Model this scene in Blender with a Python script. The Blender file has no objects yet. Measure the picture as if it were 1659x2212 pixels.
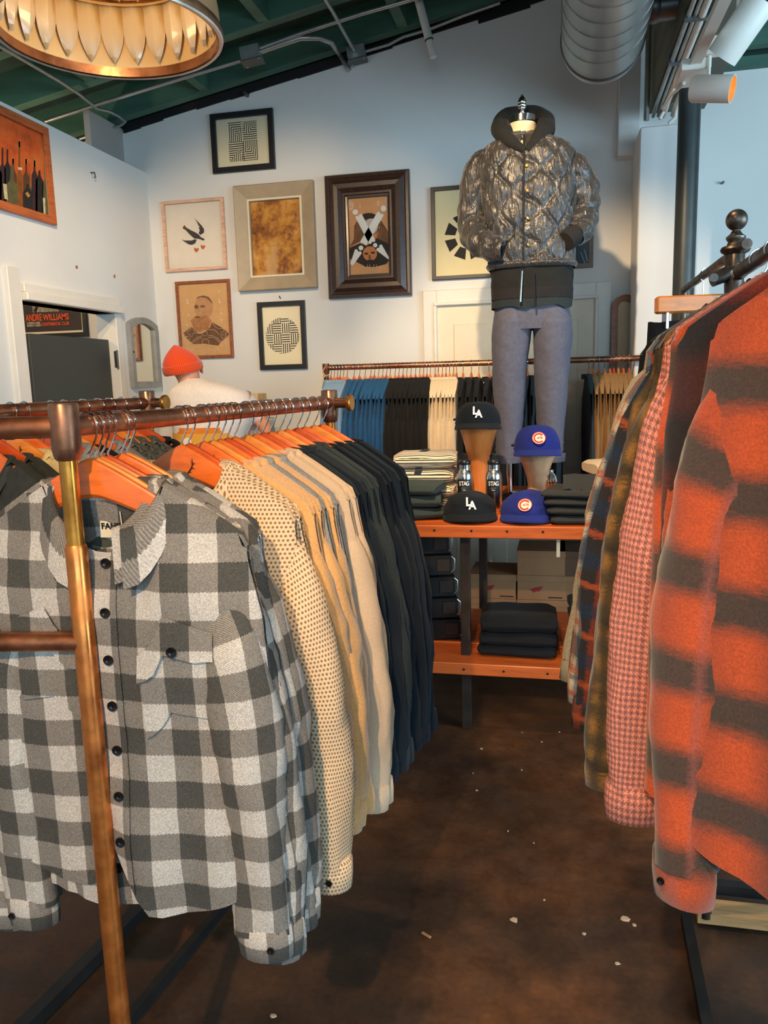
import bpy, math, random
from math import sin, cos, pi, radians, sqrt
from mathutils import Vector, Matrix, noise

# ------------------------------------------------------------------ camera
SC = bpy.context.scene
COL = SC.collection
W, H, F = 1659.0, 2212.0, 1700.0
YAW, PIT, ROL = radians(12.6), radians(9.5), radians(1.55)
EYE = Vector((0, 0, 1.5))
FW = Vector((-sin(YAW) * cos(PIT), cos(YAW) * cos(PIT), -sin(PIT)))
_r0 = Vector((cos(YAW), sin(YAW), 0)); _u0 = _r0.cross(FW)
RT = _r0 * cos(ROL) - _u0 * sin(ROL); UP = _u0 * cos(ROL) + _r0 * sin(ROL)
cam = bpy.data.cameras.new('camera'); camo = bpy.data.objects.new('camera', cam); COL.objects.link(camo)
cam.sensor_fit = 'VERTICAL'; cam.sensor_height = 36.0; cam.lens = F / H * 36.0
cam.clip_start = 0.02; cam.clip_end = 100
camo.matrix_world = Matrix.Translation(EYE) @ Matrix((RT, UP, -FW)).transposed().to_4x4()
SC.camera = camo

# ------------------------------------------------------------------ light
SC.view_settings.view_transform = 'Standard'; SC.view_settings.look = 'None'
SC.view_settings.gamma = 1.0; SC.view_settings.use_curve_mapping = False
SC.view_settings.exposure = 0.42
SC.render.film_transparent = False
wd = bpy.data.worlds.new('world'); SC.world = wd; wd.use_nodes = True
_bg = wd.node_tree.nodes['Background']
_bg.inputs[0].default_value = (0.52, 0.76, 1.0, 1); _bg.inputs[1].default_value = .7   # overcast daylight beyond the shop windows

def area(name, loc, aim, size, power, col, sizey=None):
    l = bpy.data.lights.new(name, 'AREA'); l.energy = power; l.color = col
    l.shape = 'RECTANGLE'; l.size = size; l.size_y = sizey or size
    o = bpy.data.objects.new(name, l); COL.objects.link(o); o.location = loc
    o.rotation_euler = (Vector(aim) - Vector(loc)).to_track_quat('-Z', 'Y').to_euler(); return o

def spot(name, loc, aim, power, deg=50, blend=.6, col=(1, .72, .42), r=.04):
    l = bpy.data.lights.new(name, 'SPOT'); l.energy = power; l.color = col; l.spot_size = radians(deg)
    l.spot_blend = blend; l.shadow_soft_size = r
    o = bpy.data.objects.new(name, l); COL.objects.link(o); o.location = loc
    o.rotation_euler = (Vector(aim) - Vector(loc)).to_track_quat('-Z', 'Y').to_euler(); return o

WARM = (1, .70, .40); COOL = (.50, .78, 1.0)
area('shop_window_daylight', (1.6, -3.0, 2.05), (.2, 3.0, 2.6), 3.6, 78, COOL, 1.5)
area('side_window_daylight', (4.38, .8, 1.8), (-.2, 4.0, 2.4), 3.2, 175, COOL, 1.8)

# ------------------------------------------------------------------ pixel -> world
def ray(x, y): return FW + RT * ((x - W / 2) / F) - UP * ((y - H / 2) / F)
def onY(x, y, Y): d = ray(x, y); return EYE + d * ((Y - EYE.y) / d.y)
def onX(x, y, X): d = ray(x, y); return EYE + d * ((X - EYE.x) / d.x)
def onZ(x, y, Z): d = ray(x, y); return EYE + d * ((Z - EYE.z) / d.z)
def dep(x, y, D): return EYE + ray(x, y) * D

# ------------------------------------------------------------------ mesh helpers
def c(r, g, b, a=1.0):
    f = lambda v: (v / 255 / 12.92) if v / 255 <= .04045 else ((v / 255 + .055) / 1.055) ** 2.4
    return (f(r), f(g), f(b), a)

def tag(o, label=None, cat=None, group=None, kind=None):
    if label: o['label'] = label
    if cat: o['category'] = cat
    if group: o['group'] = group
    if kind: o['kind'] = kind
    return o

def empty(name, loc=(0, 0, 0), rz=0, label=None, cat=None, group=None, rot=None):
    o = bpy.data.objects.new(name, None); COL.objects.link(o); o.location = loc
    o.rotation_euler = rot or (0, 0, rz); o.empty_display_size = .05
    return tag(o, label, cat, group)

def obj(name, me, parent=None, loc=None, rot=None):
    o = bpy.data.objects.new(name, me); COL.objects.link(o)
    if parent: o.parent = parent
    if loc is not None: o.location = loc
    if rot is not None: o.rotation_euler = rot
    return o

class G:
    """collects faces, builds one mesh"""
    def __init__(s): s.v = []; s.f = []; s.uv = []; s.mi = []; s.m = 0
    def add(s, vs, fs, uvs=None):
        b = len(s.v); s.v += [tuple(p) for p in vs]
        for k, f in enumerate(fs):
            s.f.append([b + i for i in f]); s.mi.append(s.m)
            s.uv.append([uvs[i] for i in f] if uvs else [(vs[i][0], vs[i][2]) for i in f])
        return s
    def grid(s, rows, uvs=None, closed=False):
        n = len(rows[0]); m = len(rows); vs = [p for r in rows for p in r]; fs = []
        for j in range(m - 1):
            for i in range(n if closed else n - 1):
                k = (i + 1) % n
                fs.append((j * n + i, j * n + k, (j + 1) * n + k, (j + 1) * n + i))
        u = [q for r in uvs for q in r] if uvs else None
        return s.add(vs, fs, u)
    def box(s, x0, x1, y0, y1, z0, z1):
        v = [(x, y, z) for z in (z0, z1) for y in (y0, y1) for x in (x0, x1)]
        return s.add(v, [(0, 2, 3, 1), (4, 5, 7, 6), (0, 1, 5, 4), (2, 6, 7, 3), (0, 4, 6, 2), (1, 3, 7, 5)])
    def bbox(s, x0, x1, y0, y1, z0, z1, b=.004):
        """bevelled box"""
        R = []
        for z, q in ((z0, b), (z0 + b, 0), (z1 - b, 0), (z1, b)):
            a0, a1, c0, c1 = x0 + q, x1 - q, y0 + q, y1 - q
            R.append([(a0 + b, c0, z), (a1 - b, c0, z), (a1, c0 + b, z), (a1, c1 - b, z), (a1 - b, c1, z), (a0 + b, c1, z), (a0, c1 - b, z), (a0, c0 + b, z)])
        s.grid(R, closed=True); s.add(R[0], [tuple(range(7, -1, -1))]); s.add(R[3], [tuple(range(8))]); return s
    def obox(s, a, b, wx, wz, up=(0, 0, 1)):
        """bar from a to b with a rectangular section"""
        a = Vector(a); b = Vector(b); d = (b - a).normalized(); sd = d.cross(Vector(up)).normalized(); u = sd.cross(d)
        v = []
        for p in (a, b):
            for i, j in ((-1, -1), (1, -1), (1, 1), (-1, 1)): v.append(p + sd * (i * wx / 2) + u * (j * wz / 2))
        return s.add(v, [(0, 1, 2, 3), (7, 6, 5, 4), (0, 4, 5, 1), (1, 5, 6, 2), (2, 6, 7, 3), (3, 7, 4, 0)])
    def tube(s, pts, rad, n=10, caps=True, flat=None):
        pts = [Vector(p) for p in pts]; R = []
        rad = rad if isinstance(rad, (list, tuple)) else [rad] * len(pts)
        nrm = None
        for i, p in enumerate(pts):
            t = (pts[min(i + 1, len(pts) - 1)] - pts[max(i - 1, 0)]).normalized()
            if nrm is None:
                nrm = t.cross(Vector((0, 0, 1)) if abs(t.z) < .9 else Vector((0, 1, 0))).normalized()
            else: nrm = (nrm - t * nrm.dot(t)).normalized()
            bn = t.cross(nrm)
            R.append([p + (nrm * cos(2 * pi * k / n) + bn * sin(2 * pi * k / n)) * rad[i] for k in range(n)])
        s.grid(R, closed=True)
        if caps: s.add(R[0], [tuple(range(n - 1, -1, -1))]); s.add(R[-1], [tuple(range(n))])
        return s
    def lathe(s, prof, n=24, o=(0, 0, 0), caps=False, ax=None):
        """profile (r,z) about z through o; ax = optional matrix"""
        R = []
        for r, z in prof:
            row = []
            for k in range(n):
                p = Vector((r * cos(2 * pi * k / n), r * sin(2 * pi * k / n), z))
                if ax: p = ax @ p
                row.append(p + Vector(o))
            R.append(row)
        s.grid(R, closed=True)
        if caps: s.add(R[0], [tuple(range(n - 1, -1, -1))]); s.add(R[-1], [tuple(range(n))])
        return s
    def poly(s, pts):
        return s.add(pts, [tuple(range(len(pts)))])
    def prism(s, pts, y0, y1):
        """closed xz outline extruded in y (pts counter-clockwise seen from -y)"""
        n = len(pts); a = [(x, y0, z) for x, z in pts]; b = [(x, y1, z) for x, z in pts]
        s.add(a, [tuple(range(n))]); s.add(b, [tuple(range(n - 1, -1, -1))])
        return s.grid([a, b], closed=True)
    def mesh(s, name, mats, smooth=True, angle=40):
        me = bpy.data.meshes.new(name); me.from_pydata(s.v, [], s.f); me.validate(clean_customdata=False)
        uvl = me.uv_layers.new(name='uv')
        if len(me.polygons) == len(s.f):
            flat = [t for f in s.uv for q in f for t in q]
            if len(flat) == 2 * len(me.loops): uvl.data.foreach_set('uv', flat)
            me.polygons.foreach_set('material_index', s.mi)
        for m in (mats if isinstance(mats, (list, tuple)) else [mats]): me.materials.append(m)
        if smooth:
            me.polygons.foreach_set('use_smooth', [True] * len(me.polygons))
            try: me.set_sharp_from_angle(angle=radians(angle))
            except Exception: pass
        me.update(); return me
    def build(s, name, mats, parent=None, loc=None, rot=None, smooth=True, angle=40):
        return obj(name, s.mesh(name, mats, smooth, angle), parent, loc, rot)

def struct(name, g, m, label=None, parent=None, smooth=False):
    o = g.build(name, m, parent, smooth=smooth)
    if not parent: o['kind'] = 'structure'
    if label: o['label'] = label
    return o

def copytree(o, parent=None):
    n = o.copy(); COL.objects.link(n)
    if parent: n.parent = parent
    for ch in o.children: copytree(ch, n)
    return n

def nz(x, y=0, z=0): return noise.noise(Vector((x, y, z)))
def sm(x): x = max(0, min(1, x)); return x * x * (3 - 2 * x)
def lerp(a, b, t): return a + (b - a) * t
ORD = ['first', 'second', 'third', 'fourth', 'fifth', 'sixth', 'seventh', 'eighth', 'ninth', 'tenth', 'eleventh', 'twelfth',
       'thirteenth', 'fourteenth', 'fifteenth', 'sixteenth', 'seventeenth', 'eighteenth', 'nineteenth', 'twentieth']
random.seed(7)

def text_mesh(txt, size, mat, ex=.0006, align='CENTER', squash=1.0, space=1.0, bold=.012):
    cu = bpy.data.curves.new('lettering', 'FONT'); cu.body = txt; cu.size = size; cu.extrude = ex
    cu.align_x = align; cu.align_y = 'CENTER'; cu.space_character = space; cu.resolution_u = 3
    cu.offset = size * bold
    t = bpy.data.objects.new('lettering', cu); COL.objects.link(t)
    bpy.context.view_layer.update()
    me = bpy.data.meshes.new_from_object(t); bpy.data.objects.remove(t); bpy.data.curves.remove(cu)
    me.transform(Matrix.Diagonal((squash, 1, 1, 1)))
    me.materials.clear(); me.materials.append(mat); return me

# ------------------------------------------------------------------ materials
def newmat(name):
    m = bpy.data.materials.new(name); m.use_nodes = True; nt = m.node_tree
    return m, nt, nt.nodes['Principled BSDF']
def node(nt, t, **k):
    n = nt.nodes.new(t)
    for a, b in k.items(): setattr(n, a, b)
    return n
def put(nt, sock, v):
    if hasattr(v, 'is_linked'): nt.links.new(v, sock)
    else:
        if hasattr(sock, 'default_value') and not isinstance(v, (int, float)) and len(v) == 3 and len(sock.default_value) == 4: v = (*v, 1)
        sock.default_value = v
def mt(nt, op, a, b=None, cc=None):
    n = node(nt, 'ShaderNodeMath', operation=op); put(nt, n.inputs[0], a)
    if b is not None: put(nt, n.inputs[1], b)
    if cc is not None: put(nt, n.inputs[2], cc)
    return n.outputs[0]
def mixc(nt, f, a, b, mode='MIX'):
    n = node(nt, 'ShaderNodeMix', data_type='RGBA', blend_type=mode); put(nt, n.inputs[0], f); put(nt, n.inputs[6], a); put(nt, n.inputs[7], b)
    return n.outputs[2]
def noi(nt, scale, detail=3, coord='Object', rough=.5, stretch=None):
    tc = node(nt, 'ShaderNodeTexCoord'); v = tc.outputs[coord]
    if stretch:
        mp = node(nt, 'ShaderNodeMapping'); mp.inputs['Scale'].default_value = stretch; nt.links.new(v, mp.inputs[0]); v = mp.outputs[0]
    n = node(nt, 'ShaderNodeTexNoise'); n.inputs['Scale'].default_value = scale; n.inputs['Detail'].default_value = detail
    n.inputs['Roughness'].default_value = rough; nt.links.new(v, n.inputs['Vector']); return n.outputs[0]
def ramp(nt, f, stops, interp='LINEAR'):
    r = node(nt, 'ShaderNodeValToRGB'); r.color_ramp.interpolation = interp; e = r.color_ramp.elements
    while len(e) < len(stops): e.new(.5)
    for i, (p, col) in enumerate(stops): e[i].position = p; e[i].color = col if len(col) == 4 else (*col, 1)
    put(nt, r.inputs[0], f); return r.outputs[0]
def bump(nt, b, h, strength=.3, dist=.002):
    n = node(nt, 'ShaderNodeBump'); n.inputs['Strength'].default_value = strength; n.inputs['Distance'].default_value = dist
    put(nt, n.inputs['Height'], h); nt.links.new(n.outputs[0], b.inputs['Normal']); return n
def dark(col, k): return (col[0] * k, col[1] * k, col[2] * k, 1)

def M(name, col, rough=.6, metal=0, var=.15, vs=12, bmp=0, bs=200, coat=0, spec=.5, sheen=0, stretch=None):
    m, nt, b = newmat(name)
    n = noi(nt, vs, 4, stretch=stretch)
    put(nt, b.inputs['Base Color'], ramp(nt, n, [(.3, dark(col, 1 - var)), (.7, dark(col, 1 + var))]))
    b.inputs['Roughness'].default_value = rough; b.inputs['Metallic'].default_value = metal
    b.inputs['Coat Weight'].default_value = coat; b.inputs['Specular IOR Level'].default_value = spec
    if sheen: b.inputs['Sheen Weight'].default_value = sheen; b.inputs['Sheen Roughness'].default_value = .5
    if bmp: bump(nt, b, noi(nt, bs, 3), bmp, .0015)
    return m

def fabric(name, fn, rough=.9, bmp=.3, weave=1500, sheen=.04):
    """fn(nt,u,v) -> colour socket, u,v in metres of cloth"""
    m, nt, b = newmat(name)
    uv = node(nt, 'ShaderNodeUVMap'); uv.uv_map = 'uv'; sp = node(nt, 'ShaderNodeSeparateXYZ'); nt.links.new(uv.outputs[0], sp.inputs[0])
    u, v = sp.outputs[0], sp.outputs[1]
    col, h = fn(nt, u, v)
    put(nt, b.inputs['Base Color'], col); b.inputs['Roughness'].default_value = rough
    b.inputs['Specular IOR Level'].default_value = .2
    b.inputs['Sheen Weight'].default_value = sheen
    if h is None: h = noi(nt, weave, 2)
    if bmp: bump(nt, b, h, bmp, .0012)
    return m
def fr(nt, u, p, off=0): return mt(nt, 'FRACT', mt(nt, 'ADD', mt(nt, 'DIVIDE', u, p), off + 50.0))
def lt(nt, a, b): return mt(nt, 'LESS_THAN', a, b)

def gingham(lc, mc, dc, p=.09, twill=.0042):
    def fn(nt, u, v):
        jag = mt(nt, 'MULTIPLY', mt(nt, 'PINGPONG', u, .003), .55)
        a = lt(nt, fr(nt, u, p), .5); b = lt(nt, fr(nt, mt(nt, 'ADD', v, jag), p), .5)
        s = mt(nt, 'ADD', a, b)
        tw = mt(nt, 'PINGPONG', mt(nt, 'DIVIDE', mt(nt, 'ADD', u, v), twill), 1.0)
        mid = mixc(nt, mt(nt, 'SMOOTH_MIN', tw, 1.0, .1), dark(mc, .62), dark(mc, 1.30))
        base = mixc(nt, mt(nt, 'GREATER_THAN', s, .5), dc, mid)
        base = mixc(nt, mt(nt, 'GREATER_THAN', s, 1.5), base, lc)
        base = mixc(nt, .45, base, ramp(nt, noi(nt, 420, 2), [(.35, (.30, .30, .30)), (.65, (1.2, 1.2, 1.2))]), 'MULTIPLY')
        return base, tw
    return fn
def plain(col, var=.25, vs=300):
    def fn(nt, u, v):
        n = noi(nt, vs, 3)
        return ramp(nt, n, [(.3, dark(col, 1 - var)), (.7, dark(col, 1 + var))]), None
    return fn
def waffle(col, hole, p=.0082):
    def fn(nt, u, v):
        row = fr(nt, v, p); st = mt(nt, 'MULTIPLY', lt(nt, fr(nt, v, 2 * p), .5), .5)
        cu = fr(nt, u, p); cu = mt(nt, 'FRACT', mt(nt, 'ADD', cu, st))
        dx = mt(nt, 'SUBTRACT', cu, .5); dy = mt(nt, 'SUBTRACT', row, .5)
        d = mt(nt, 'SQRT', mt(nt, 'ADD', mt(nt, 'MULTIPLY', dx, dx), mt(nt, 'MULTIPLY', dy, dy)))
        f = mt(nt, 'SMOOTHSTEP', d, .22, .36) if False else ramp(nt, d, [(.22, (0, 0, 0)), (.36, (1, 1, 1))])
        return mixc(nt, f, hole, col), d
    return fn
def stripes(a, b, p=.012, duty=.35, vert=False):
    def fn(nt, u, v):
        return mixc(nt, lt(nt, fr(nt, u if vert else v, p), duty), a, b), None
    return fn
def plaid(base, bands):
    """soft tartan; bands = [(axis, period, offset, width, soft, colour, strength)]"""
    def fn(nt, u, v):
        col = base
        wob = mt(nt, 'MULTIPLY', mt(nt, 'SUBTRACT', noi(nt, 60, 3, stretch=(1, 1, 5)), .5), .022)
        for ax, p, off, wd_, soft, cc, st in bands:
            x = mt(nt, 'ADD', u if ax == 'u' else v, wob)
            d = mt(nt, 'ABSOLUTE', mt(nt, 'SUBTRACT', fr(nt, x, p, off), .5))
            f = ramp(nt, d, [(max(0, wd_ / 2 - soft), (st, st, st)), (wd_ / 2 + soft, (0, 0, 0))])
            col = mixc(nt, f, col, cc)
        col = mixc(nt, .5, col, ramp(nt, noi(nt, 300, 3), [(.3, (.45, .45, .45)), (.7, (1.25, 1.25, 1.25))]), 'MULTIPLY')
        return col, None
    return fn

def wood(name, col, rough=.35, coat=.4, scale=6, stretch=(1, 8, 8), var=.35):
    m, nt, b = newmat(name)
    n = noi(nt, scale, 5, stretch=stretch, rough=.6); n2 = noi(nt, scale * 6, 2, stretch=stretch)
    f = mt(nt, 'ADD', mt(nt, 'MULTIPLY', n, .75), mt(nt, 'MULTIPLY', n2, .25))
    put(nt, b.inputs['Base Color'], ramp(nt, f, [(.35, dark(col, 1 - var)), (.5, col), (.68, dark(col, 1 + var * .7))]))
    b.inputs['Roughness'].default_value = rough; b.inputs['Coat Weight'].default_value = coat; b.inputs['Coat Roughness'].default_value = .2
    return m
def glassmat(name, tint=(1, 1, 1), refl=.12):
    m, nt, b = newmat(name); nt.nodes.remove(b)
    t = node(nt, 'ShaderNodeBsdfTransparent'); t.inputs[0].default_value = (*tint, 1)
    g = node(nt, 'ShaderNodeBsdfGlossy'); g.inputs['Roughness'].default_value = .06
    fz = node(nt, 'ShaderNodeFresnel'); fz.inputs[0].default_value = 1.22
    mx = node(nt, 'ShaderNodeMixShader'); nt.links.new(fz.outputs[0], mx.inputs[0]); nt.links.new(t.outputs[0], mx.inputs[1]); nt.links.new(g.outputs[0], mx.inputs[2])
    nt.links.new(mx.outputs[0], nt.nodes['Material Output'].inputs[0]); return m

def pipe_mat(name, a, b_, rough=.3, scale=9, metal=.86):
    m, nt, b = newmat(name)
    n = noi(nt, scale, 5, rough=.65)
    put(nt, b.inputs['Base Color'], ramp(nt, n, [(.32, b_), (.6, a)])); b.inputs['Metallic'].default_value = metal
    put(nt, b.inputs['Roughness'], ramp(nt, noi(nt, 25, 3), [(.3, (rough - .1,) * 3), (.7, (rough + .15,) * 3)])); return m

mat = {}
mat['white_wall'] = M('painted plaster wall', c(226, 222, 215), .85, var=.035, vs=2, bmp=.25, bs=160)
mat['trim'] = M('painted white trim', c(228, 220, 208), .5, var=.03)
mat['grey_wall'] = M('grey side wall', c(168, 162, 154), .85, var=.05, vs=3)
mat['green_deck'] = M('green painted roof deck', c(46, 66, 58), .75, var=.4, vs=4, bmp=.3, bs=40)
mat['green_beam'] = M('green painted rafter', c(66, 104, 86), .6, var=.35, vs=3, stretch=(.4, 3, 3))
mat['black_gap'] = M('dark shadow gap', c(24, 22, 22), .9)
mat['conduit'] = M('galvanised conduit', c(176, 176, 172), .35, metal=.8, var=.15)
mat['galv'] = M('galvanised sheet metal', c(186, 184, 178), .36, metal=.85, var=.2, vs=5, stretch=(1, .3, 1))
mat['galv_dark'] = M('dull sheet metal', c(100, 100, 98), .4, metal=.8, var=.2, vs=5)
mat['white_metal'] = M('white enamel', c(232, 222, 208), .45, var=.03)
mat['steel_black'] = M('blackened steel', c(52, 50, 48), .45, metal=.7, var=.25)
mat['column'] = M('dark painted steel', c(60, 64, 62), .4, metal=.3, var=.15)
mat['copper'] = pipe_mat('aged copper pipe', c(206, 132, 92), c(140, 80, 52), .32)
mat['copper_bright'] = pipe_mat('orange copper sleeve', c(232, 138, 66), c(160, 82, 36), .3, 7, .8)
mat['brass'] = pipe_mat('weathered brass pipe', c(222, 150, 62), c(150, 78, 30), .26, 7)
mat['bronze'] = pipe_mat('dark bronze pipe', c(176, 122, 90), c(104, 66, 48), .34)
mat['iron'] = pipe_mat('dark iron fitting', c(112, 98, 86), c(60, 52, 46), .35, 14)
mat['chrome'] = M('polished wire', c(225, 222, 218), .12, metal=1.0, var=.03)
mat['hanger'] = wood('varnished orange hanger wood', c(238, 110, 38), .32, .35, 9, (1.2, 6, 6), .22)
mat['hanger2'] = wood('varnished amber hanger wood', c(244, 142, 54), .32, .35, 9, (1.2, 6, 6), .22)
mat['hanger3'] = wood('varnished red hanger wood', c(212, 80, 28), .32, .35, 9, (1.2, 6, 6), .22)
mat['ink'] = M('black ink', c(22, 18, 16), .7, var=.1)
mat['black_plastic'] = M('black plastic', c(20, 20, 22), .3, var=.1)
mat['white_paint'] = M('white paint', c(238, 234, 226), .7, var=.04)

def floor_mat():
    m, nt, b = newmat('stained concrete floor')
    n1 = noi(nt, 1.1, 6, rough=.62); n2 = noi(nt, 7, 6, rough=.7); n3 = noi(nt, 60, 3)
    base = ramp(nt, n1, [(.32, c(40, 30, 25)), (.44, c(64, 46, 34)), (.54, c(88, 58, 38)), (.66, c(126, 80, 46))])
    base = mixc(nt, .6, base, ramp(nt, n2, [(.3, (.45, .43, .42)), (.7, (1.3, 1.25, 1.2))]), 'MULTIPLY')
    base = mixc(nt, .35, base, ramp(nt, n3, [(.3, (.6, .6, .6)), (.7, (1.3, 1.3, 1.3))]), 'MULTIPLY')
    put(nt, b.inputs['Base Color'], base)
    put(nt, b.inputs['Roughness'], ramp(nt, n2, [(.3, (.32,) * 3), (.7, (.6,) * 3)]))
    b.inputs['Specular IOR Level'].default_value = .35
    bump(nt, b, n2, .15, .004); return m
mat['floor'] = floor_mat()
# ================================================================== ROOM SHELL
YB = 5.0; XL = -2.65
def zr(x): return 3.164 + .175 * (x + 2.78)      # roof line along the back wall

g = G().box(-6, 4.6, -3.4, 5.3, -.1, 0); floor = struct('floor', g, mat['floor'])
g = G(); pts = [(-4.6, 0), (4.6, 0), (4.6, 3.175), (.5, 3.175), (.5, zr(.5)), (-4.6, zr(-4.6))]
g.prism(pts, YB, YB + .15); struct('wall_back', g, mat['white_wall'])
g = G(); yo0, yo1, zo = 3.60, 4.475, 1.945
g.box(XL - .12, XL, -3.2, yo0, 0, 2.88); g.box(XL - .12, XL, yo1, YB, 0, 2.88); g.box(XL - .12, XL, yo0, yo1, zo, 2.88)
struct('wall_left', g, mat['white_wall'])
struct('wall_bulkhead', G().box(-2.84, -2.80, 4.62, YB, 2.3, 3.165), mat['grey_wall'])
struct('wall_right', G().box(4.5, 4.65, -3.2, -1.0, 0, 3.3).box(4.5, 4.65, 2.5, YB, 0, 3.3).box(4.5, 4.65, -1.0, 2.5, 0, .7).box(4.5, 4.65, -1.0, 2.5, 2.7, 3.3), mat['white_wall'])
struct('wall_far_left', G().box(-4.6, -4.5, -3.2, YB, 0, 3.2), mat['white_wall'])
g = G(); g.box(-4.6, 4.6, -3.35, -3.2, 0, .5); g.box(-4.6, 4.6, -3.35, -3.2, 2.75, 3.8)
for x in (-4.6, -1.7, 1.1, 4.2): g.box(x, x + .3, -3.35, -3.2, .5, 2.75)
struct('wall_front', g, mat['white_wall'])
g = G(); g.prism([(-4.6, zr(-4.6) + .004), (.5, zr(.5) + .004), (.5, zr(.5) + .3), (-4.6, zr(-4.6) + .3)], YB + .02, YB + .15); g.box(.5, 4.6, YB + .02, YB + .15, 3.176, 3.4); struct('wall_top_board', g, mat['green_deck'])
# sloped roof deck and flat right ceiling
g = G(); a, b = -4.6, .62
g.add([(a, -3.3, zr(a) + .21), (b, -3.3, zr(b) + .21), (b, 5.2, zr(b) + .21), (a, 5.2, zr(a) + .21),
       (a, -3.3, zr(a) + .26), (b, -3.3, zr(b) + .26), (b, 5.2, zr(b) + .26), (a, 5.2, zr(a) + .26)],
      [(0, 1, 2, 3), (7, 6, 5, 4), (0, 4, 5, 1), (1, 5, 6, 2), (2, 6, 7, 3), (3, 7, 4, 0)])
deck = struct('ceiling', g, mat['green_deck'])
struct('ceiling_flat', G().box(.60, 4.65, -3.3, 5.2, 3.32, 3.4), mat['green_deck'])
# rafters: each a part of the ceiling
for i, y in enumerate([4.90, 4.36, 3.82, 3.28, 2.74, 2.2, 1.66, 1.12, .58, .04, -.5]):
    G().obox((-4.5, y, zr(-4.5) + .115), (.5, y, zr(.5) + .115), .07, .2).build('rafter', mat['green_beam'], deck, smooth=False)
for i, (x, y) in enumerate([(-2.15, 4.63), (-.9, 4.63), (-1.55, 4.09), (-2.6, 4.09), (-.45, 4.09), (-1.9, 3.55), (-1.0, 3.55), (-1.3, 3.01)]):
    G().obox((x, y - .235, zr(x) + .11), (x, y + .235, zr(x) + .11), .06, .19).build('blocking', mat['green_beam'], deck, smooth=False)
for i, y in enumerate([4.85, 4.2, 3.55, 2.9, 2.25, 1.6]):
    G().box(.75, 4.4, y - .03, y + .03, 3.19, 3.32).build('joist', mat['green_beam'], bpy.data.objects['ceiling_flat'], smooth=False)
G().box(.74, 4.4, 4.965, 5.0, 3.13, 3.19).build('ledger', mat['green_beam'], bpy.data.objects['ceiling_flat'], smooth=False)
# ragged near-black strips standing in for the shaded gap along the roof line
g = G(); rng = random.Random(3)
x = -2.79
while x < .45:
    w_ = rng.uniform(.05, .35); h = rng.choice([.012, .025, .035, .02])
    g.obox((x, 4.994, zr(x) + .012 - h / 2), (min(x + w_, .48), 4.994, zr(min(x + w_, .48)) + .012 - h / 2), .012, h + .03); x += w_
g.build('gap_shade_strip', mat['black_gap'], bpy.data.objects['wall_back'], smooth=False)
# main beam on the pillar
struct('beam', G().box(.46, .74, -3.1, 4.74, 2.875, 3.75), M('brown green beam paint', c(98, 98, 80), .6, var=.35, vs=3, stretch=(3, .4, 3)))
pil = struct('pillar', G().bbox(.405, .615, 4.6, YB - .001, 0, 2.775, .006), mat['white_wall'], 'white boxed pillar under the green beam')
struct('soffit', G().box(.315, .425, 4.88, YB - .001, 2.71, 3.60), mat['white_wall'])
colm = struct('column', G().lathe([(.052, 0), (.052, 2.872)], 28, (.605, 4.3, 0), caps=True), mat['column'], 'dark round steel column in front of the white pillar', smooth=True)
G().box(.53, .68, 4.225, 4.375, 2.855, 2.874).build('cap_plate', mat['column'], colm, smooth=False)

# left doorway casing, half door, hinge
tr = struct('trim_1', G().bbox(XL - .01, XL + .028, yo0 - .115, yo0 - .02, 0, 2.10, .004), mat['trim'])
struct('trim_2', G().bbox(XL - .13, XL + .045, yo0 - .0, yo1 + .035, 1.945, 1.985, .004).bbox(XL - .12, XL + .03, yo0, yo1 + .02, 1.985, 2.03, .004), mat['trim'])
struct('trim_3', G().bbox(XL - .125, XL + .012, yo1 - .012, yo1 + .055, 0, 1.945, .004), mat['trim'])
d1 = struct('door_1', G().bbox(XL - .085, XL - .045, yo0 + .10, yo1 - .018, .02, 1.79, .003), M('dark green door paint', c(58, 62, 58), .6, var=.06, vs=4))
hg = G(); hg.box(XL - .020, XL + .003, yo1 - .0135, yo1 - .0125, 1.62, 1.72); hg.tube([(XL + .004, yo1 - .018, 1.615), (XL + .004, yo1 - .018, 1.725)], .007, 10)
hg.build('hinge', mat['galv_dark'], d1, smooth=False)
# back-wall door with wide casing
d2 = struct('door_2', G().box(-.745, .21, YB - .012, YB + .02, .02, 1.955), M('cream door paint', c(230, 214, 188), .55, var=.03))
for x0, x1 in ((-.64, -.31), (-.20, .11)):
    for z0, z1 in ((.25, .95), (1.1, 1.83)):
        G().bbox(x0, x1, YB - .020, YB - .010, z0, z1, .005).build('door_panel', d2.data.materials[0], d2, smooth=False)
struct('trim_4', G().bbox(-.83, -.745, YB - .03, YB - .001, 0, 2.04, .005), mat['trim'])
struct('trim_5', G().bbox(.21, .30, YB - .03, YB - .001, 0, 2.04, .005), mat['trim'])
struct('trim_6', G().bbox(-.745, .21, YB - .03, YB - .001, 1.955, 2.04, .005), mat['trim'])
struct('trim_7', G().bbox(-.76, .225, YB - .045, YB - .028, 1.945, 1.965, .004).bbox(-.762, -.742, YB - .045, YB - .028, 0, 1.945, .004).bbox(.207, .227, YB - .045, YB - .028, 0, 1.945, .004), mat['trim'])
struct('baseboard_back', G().bbox(-2.6, -.84, YB - .02, YB - .001, 0, .12, .004), mat['trim'])
struct('baseboard_left', G().bbox(XL + .001, XL + .02, -3, yo0 - .12, 0, .12, .004), mat['trim'])
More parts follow.
